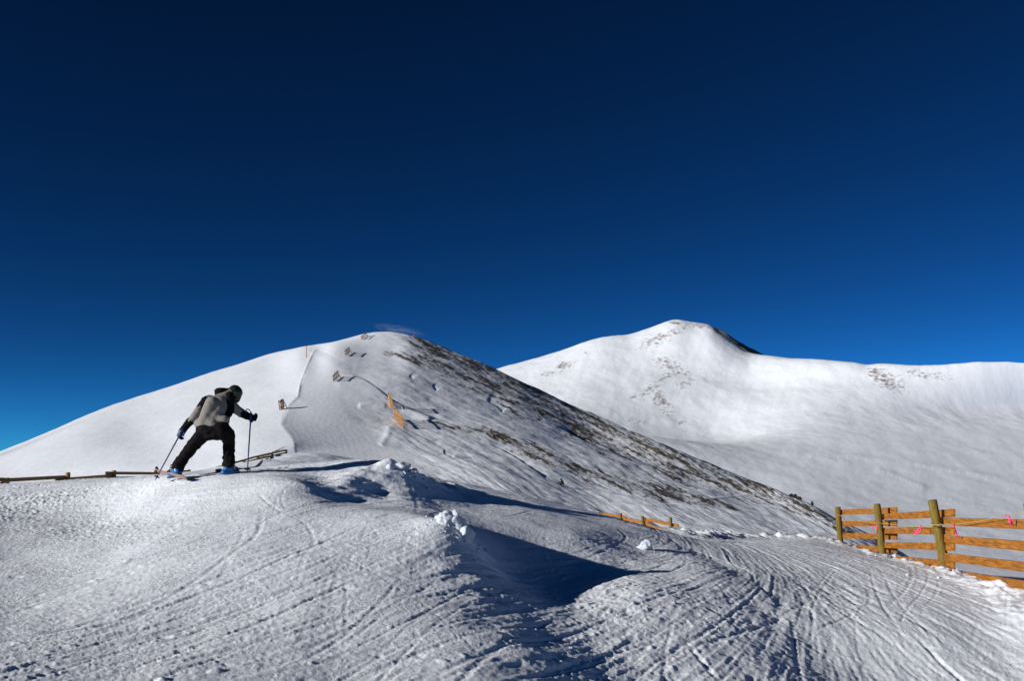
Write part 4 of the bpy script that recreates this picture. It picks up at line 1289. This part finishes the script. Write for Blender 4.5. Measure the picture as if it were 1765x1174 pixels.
ski(on_snow(346, 823.5, .03), on_snow(441, 810.5, .05), .105, M_skiblack, 'black ski under the bent right leg, tip pointing right uphill', 0.0, .10)
ski(S(436, 1030, -.45), S(180, 968, .28), .115, M_skibase, 'grey and orange ski tilted on its edge under the straight left leg', 0.75, .08)
def ski_pole(tip, top_, label, strap_side):
    root = empty('ski_pole', tip, label, 'ski pole', 'poles of the climbing skier')
    d = (top_ - tip).normalized()
    bm = bmesh.new()
    tube(bm, [tip, tip + d * .06, tip + d * .6, top_], [.004, .010, .011, .012], 10)
    from_bm('shaft', bm, M_pole, root, True)
    bm = bmesh.new()
    tube(bm, [top_ - d * .12, top_ - d * .06, top_, top_ + d * .03], [.016, .019, .018, .024], 10)
    from_bm('grip', bm, M_grip, root, True)
    bm = bmesh.new()
    c = tip + d * .07
    tube(bm, [c - d * .012, c, c + d * .012], [.020, .055, .022], 14)
    from_bm('basket', bm, M_black, root, True)
    bm = bmesh.new()
    s = Vector(strap_side)
    loop = [top_ + s * (.05 * (1 - math.cos(q))) + Vector((0, 0, 1)) * (.055 * math.sin(q) + .02) for q in np.linspace(0, 2 * math.pi, 17)]
    tube(bm, loop, .009, 6)
    from_bm('strap', bm, M_grip, root, True)
ski_pole(poleL_tip, poleL_top, 'thin navy ski pole planted low on the left with its round basket', (.3, 0, -.8))
ski_pole(poleR_tip, poleR_top, 'upright navy ski pole with a blue strap held in the right hand', (-.9, 0, .3))

# the tiny far skier crouching at the foot of the flank
fp = hill_point(970, 839)
def fpt(x, y, z): return fp + Vector((x * 1.7, y * 1.7, z * 1.0))
bm = bmesh.new()
for s in (-1, 1):
    capsule(bm, fpt(.02, .12 * s, .5), fpt(-.30, .16 * s, .46), .10, .08, 10, 3); capsule(bm, fpt(-.30, .16 * s, .46), fpt(-.12, .16 * s, .08), .08, .06, 10, 3); capsule(bm, fpt(-.12, .16 * s, .06), fpt(-.30, .16 * s, .04), .06, .05, 10, 3)
    capsule(bm, fpt(-.12, .22 * s, .92), fpt(-.30, .28 * s, .66), .07, .055, 10, 3); capsule(bm, fpt(-.30, .28 * s, .66), fpt(-.52, .22 * s, .62), .055, .045, 10, 3); capsule(bm, fpt(-.52, .22 * s, .62), fpt(-.60, .22 * s, .60), .05, .045, 10, 3)
capsule(bm, fpt(.03, 0, .52), fpt(-.08, 0, .9), .17, .20, 12, 3); capsule(bm, fpt(-.08, 0, .95), fpt(-.16, 0, 1.12), .09, .08, 10, 3)
ellipsoid(bm, fpt(-.20, 0, 1.20), (.15, .14, .16))
far_p = fuse('person', bm, M_black, None, 0.045, 2)
tag(far_p, 'tiny distant skier in black crouching at the foot of the grassy flank', 'person')
bm = bmesh.new()
ellipsoid(bm, fpt(-.19, 0, 1.25), (.17, .16, .15))
fuse('helmet', bm, M_black, far_p, 0.04, 1)
for s in (-1, 1):
    bm = bmesh.new()
    a, b = fpt(.55, .16 * s, .01), fpt(-1.15, .16 * s, .03)
    beam(bm, a, b, .12, .03)
    beam(bm, b, b + Vector((-.2, 0, .12)), .11, .025)
    tag(from_bm('ski', bm, M_skiblack), ('nearer' if s < 0 else 'farther') + ' ski under the tiny crouching skier in black', 'ski', 'skis of the distant skier')

# ------------------------------------------------------------------ snow blown off the summit
m = bpy.data.materials.new('blown_snow')
m.use_nodes = True
n = m.node_tree
n.nodes.remove(n.nodes['Principled BSDF'])
pv_ = node(n, 'ShaderNodeVolumePrincipled')
pv_.inputs['Color'].default_value = (0.78, 0.92, 1, 1)
pv_.inputs['Anisotropy'].default_value = 0.2
tc = node(n, 'ShaderNodeTexCoord')
mp = node(n, 'ShaderNodeMapping')
mp.inputs['Scale'].default_value = (0.07, 0.1, 0.35)
mp.inputs['Rotation'].default_value = (0, R(-12), 0)
n.links.new(tc.outputs['Object'], mp.inputs[0])
ns = node(n, 'ShaderNodeTexNoise')
ns.inputs['Scale'].default_value = 3.2
ns.inputs['Detail'].default_value = 5
n.links.new(mp.outputs[0], ns.inputs['Vector'])
mr = node(n, 'ShaderNodeMapRange')
mr.inputs['From Min'].default_value, mr.inputs['From Max'].default_value = 0.44, 0.80
mr.inputs['To Max'].default_value = 0.22
n.links.new(ns.outputs['Fac'], mr.inputs['Value'])
# thins out towards the surface of the cloud
ln = node(n, 'ShaderNodeVectorMath', operation='LENGTH')
mp2 = node(n, 'ShaderNodeMapping')
mp2.inputs['Scale'].default_value = (1 / 15, 1 / 8, 1 / 2.6)
n.links.new(tc.outputs['Object'], mp2.inputs[0])
n.links.new(mp2.outputs[0], ln.inputs[0])
fd_ = node(n, 'ShaderNodeMapRange')
fd_.inputs['From Min'].default_value, fd_.inputs['From Max'].default_value = 0.95, 0.1
n.links.new(ln.outputs['Value'], fd_.inputs['Value'])
ml = node(n, 'ShaderNodeMath', operation='MULTIPLY')
n.links.new(mr.outputs[0], ml.inputs[0])
n.links.new(fd_.outputs[0], ml.inputs[1])
n.links.new(ml.outputs[0], pv_.inputs['Density'])
n.links.new(pv_.outputs[0], n.nodes['Material Output'].inputs['Volume'])
bm = bmesh.new()
bmesh.ops.create_icosphere(bm, subdivisions=3, radius=1)
for vt in bm.verts: vt.co = Vector((vt.co.x * 15, vt.co.y * 8, vt.co.z * 2.6))
pl_ = from_bm('blowing_snow', bm, m)
pl_.location = P(688, 569, 486)
pl_.rotation_euler = (0, R(10), 0)
tag(pl_, 'faint plume of snow blowing off the hill summit', 'blown snow', kind='stuff')
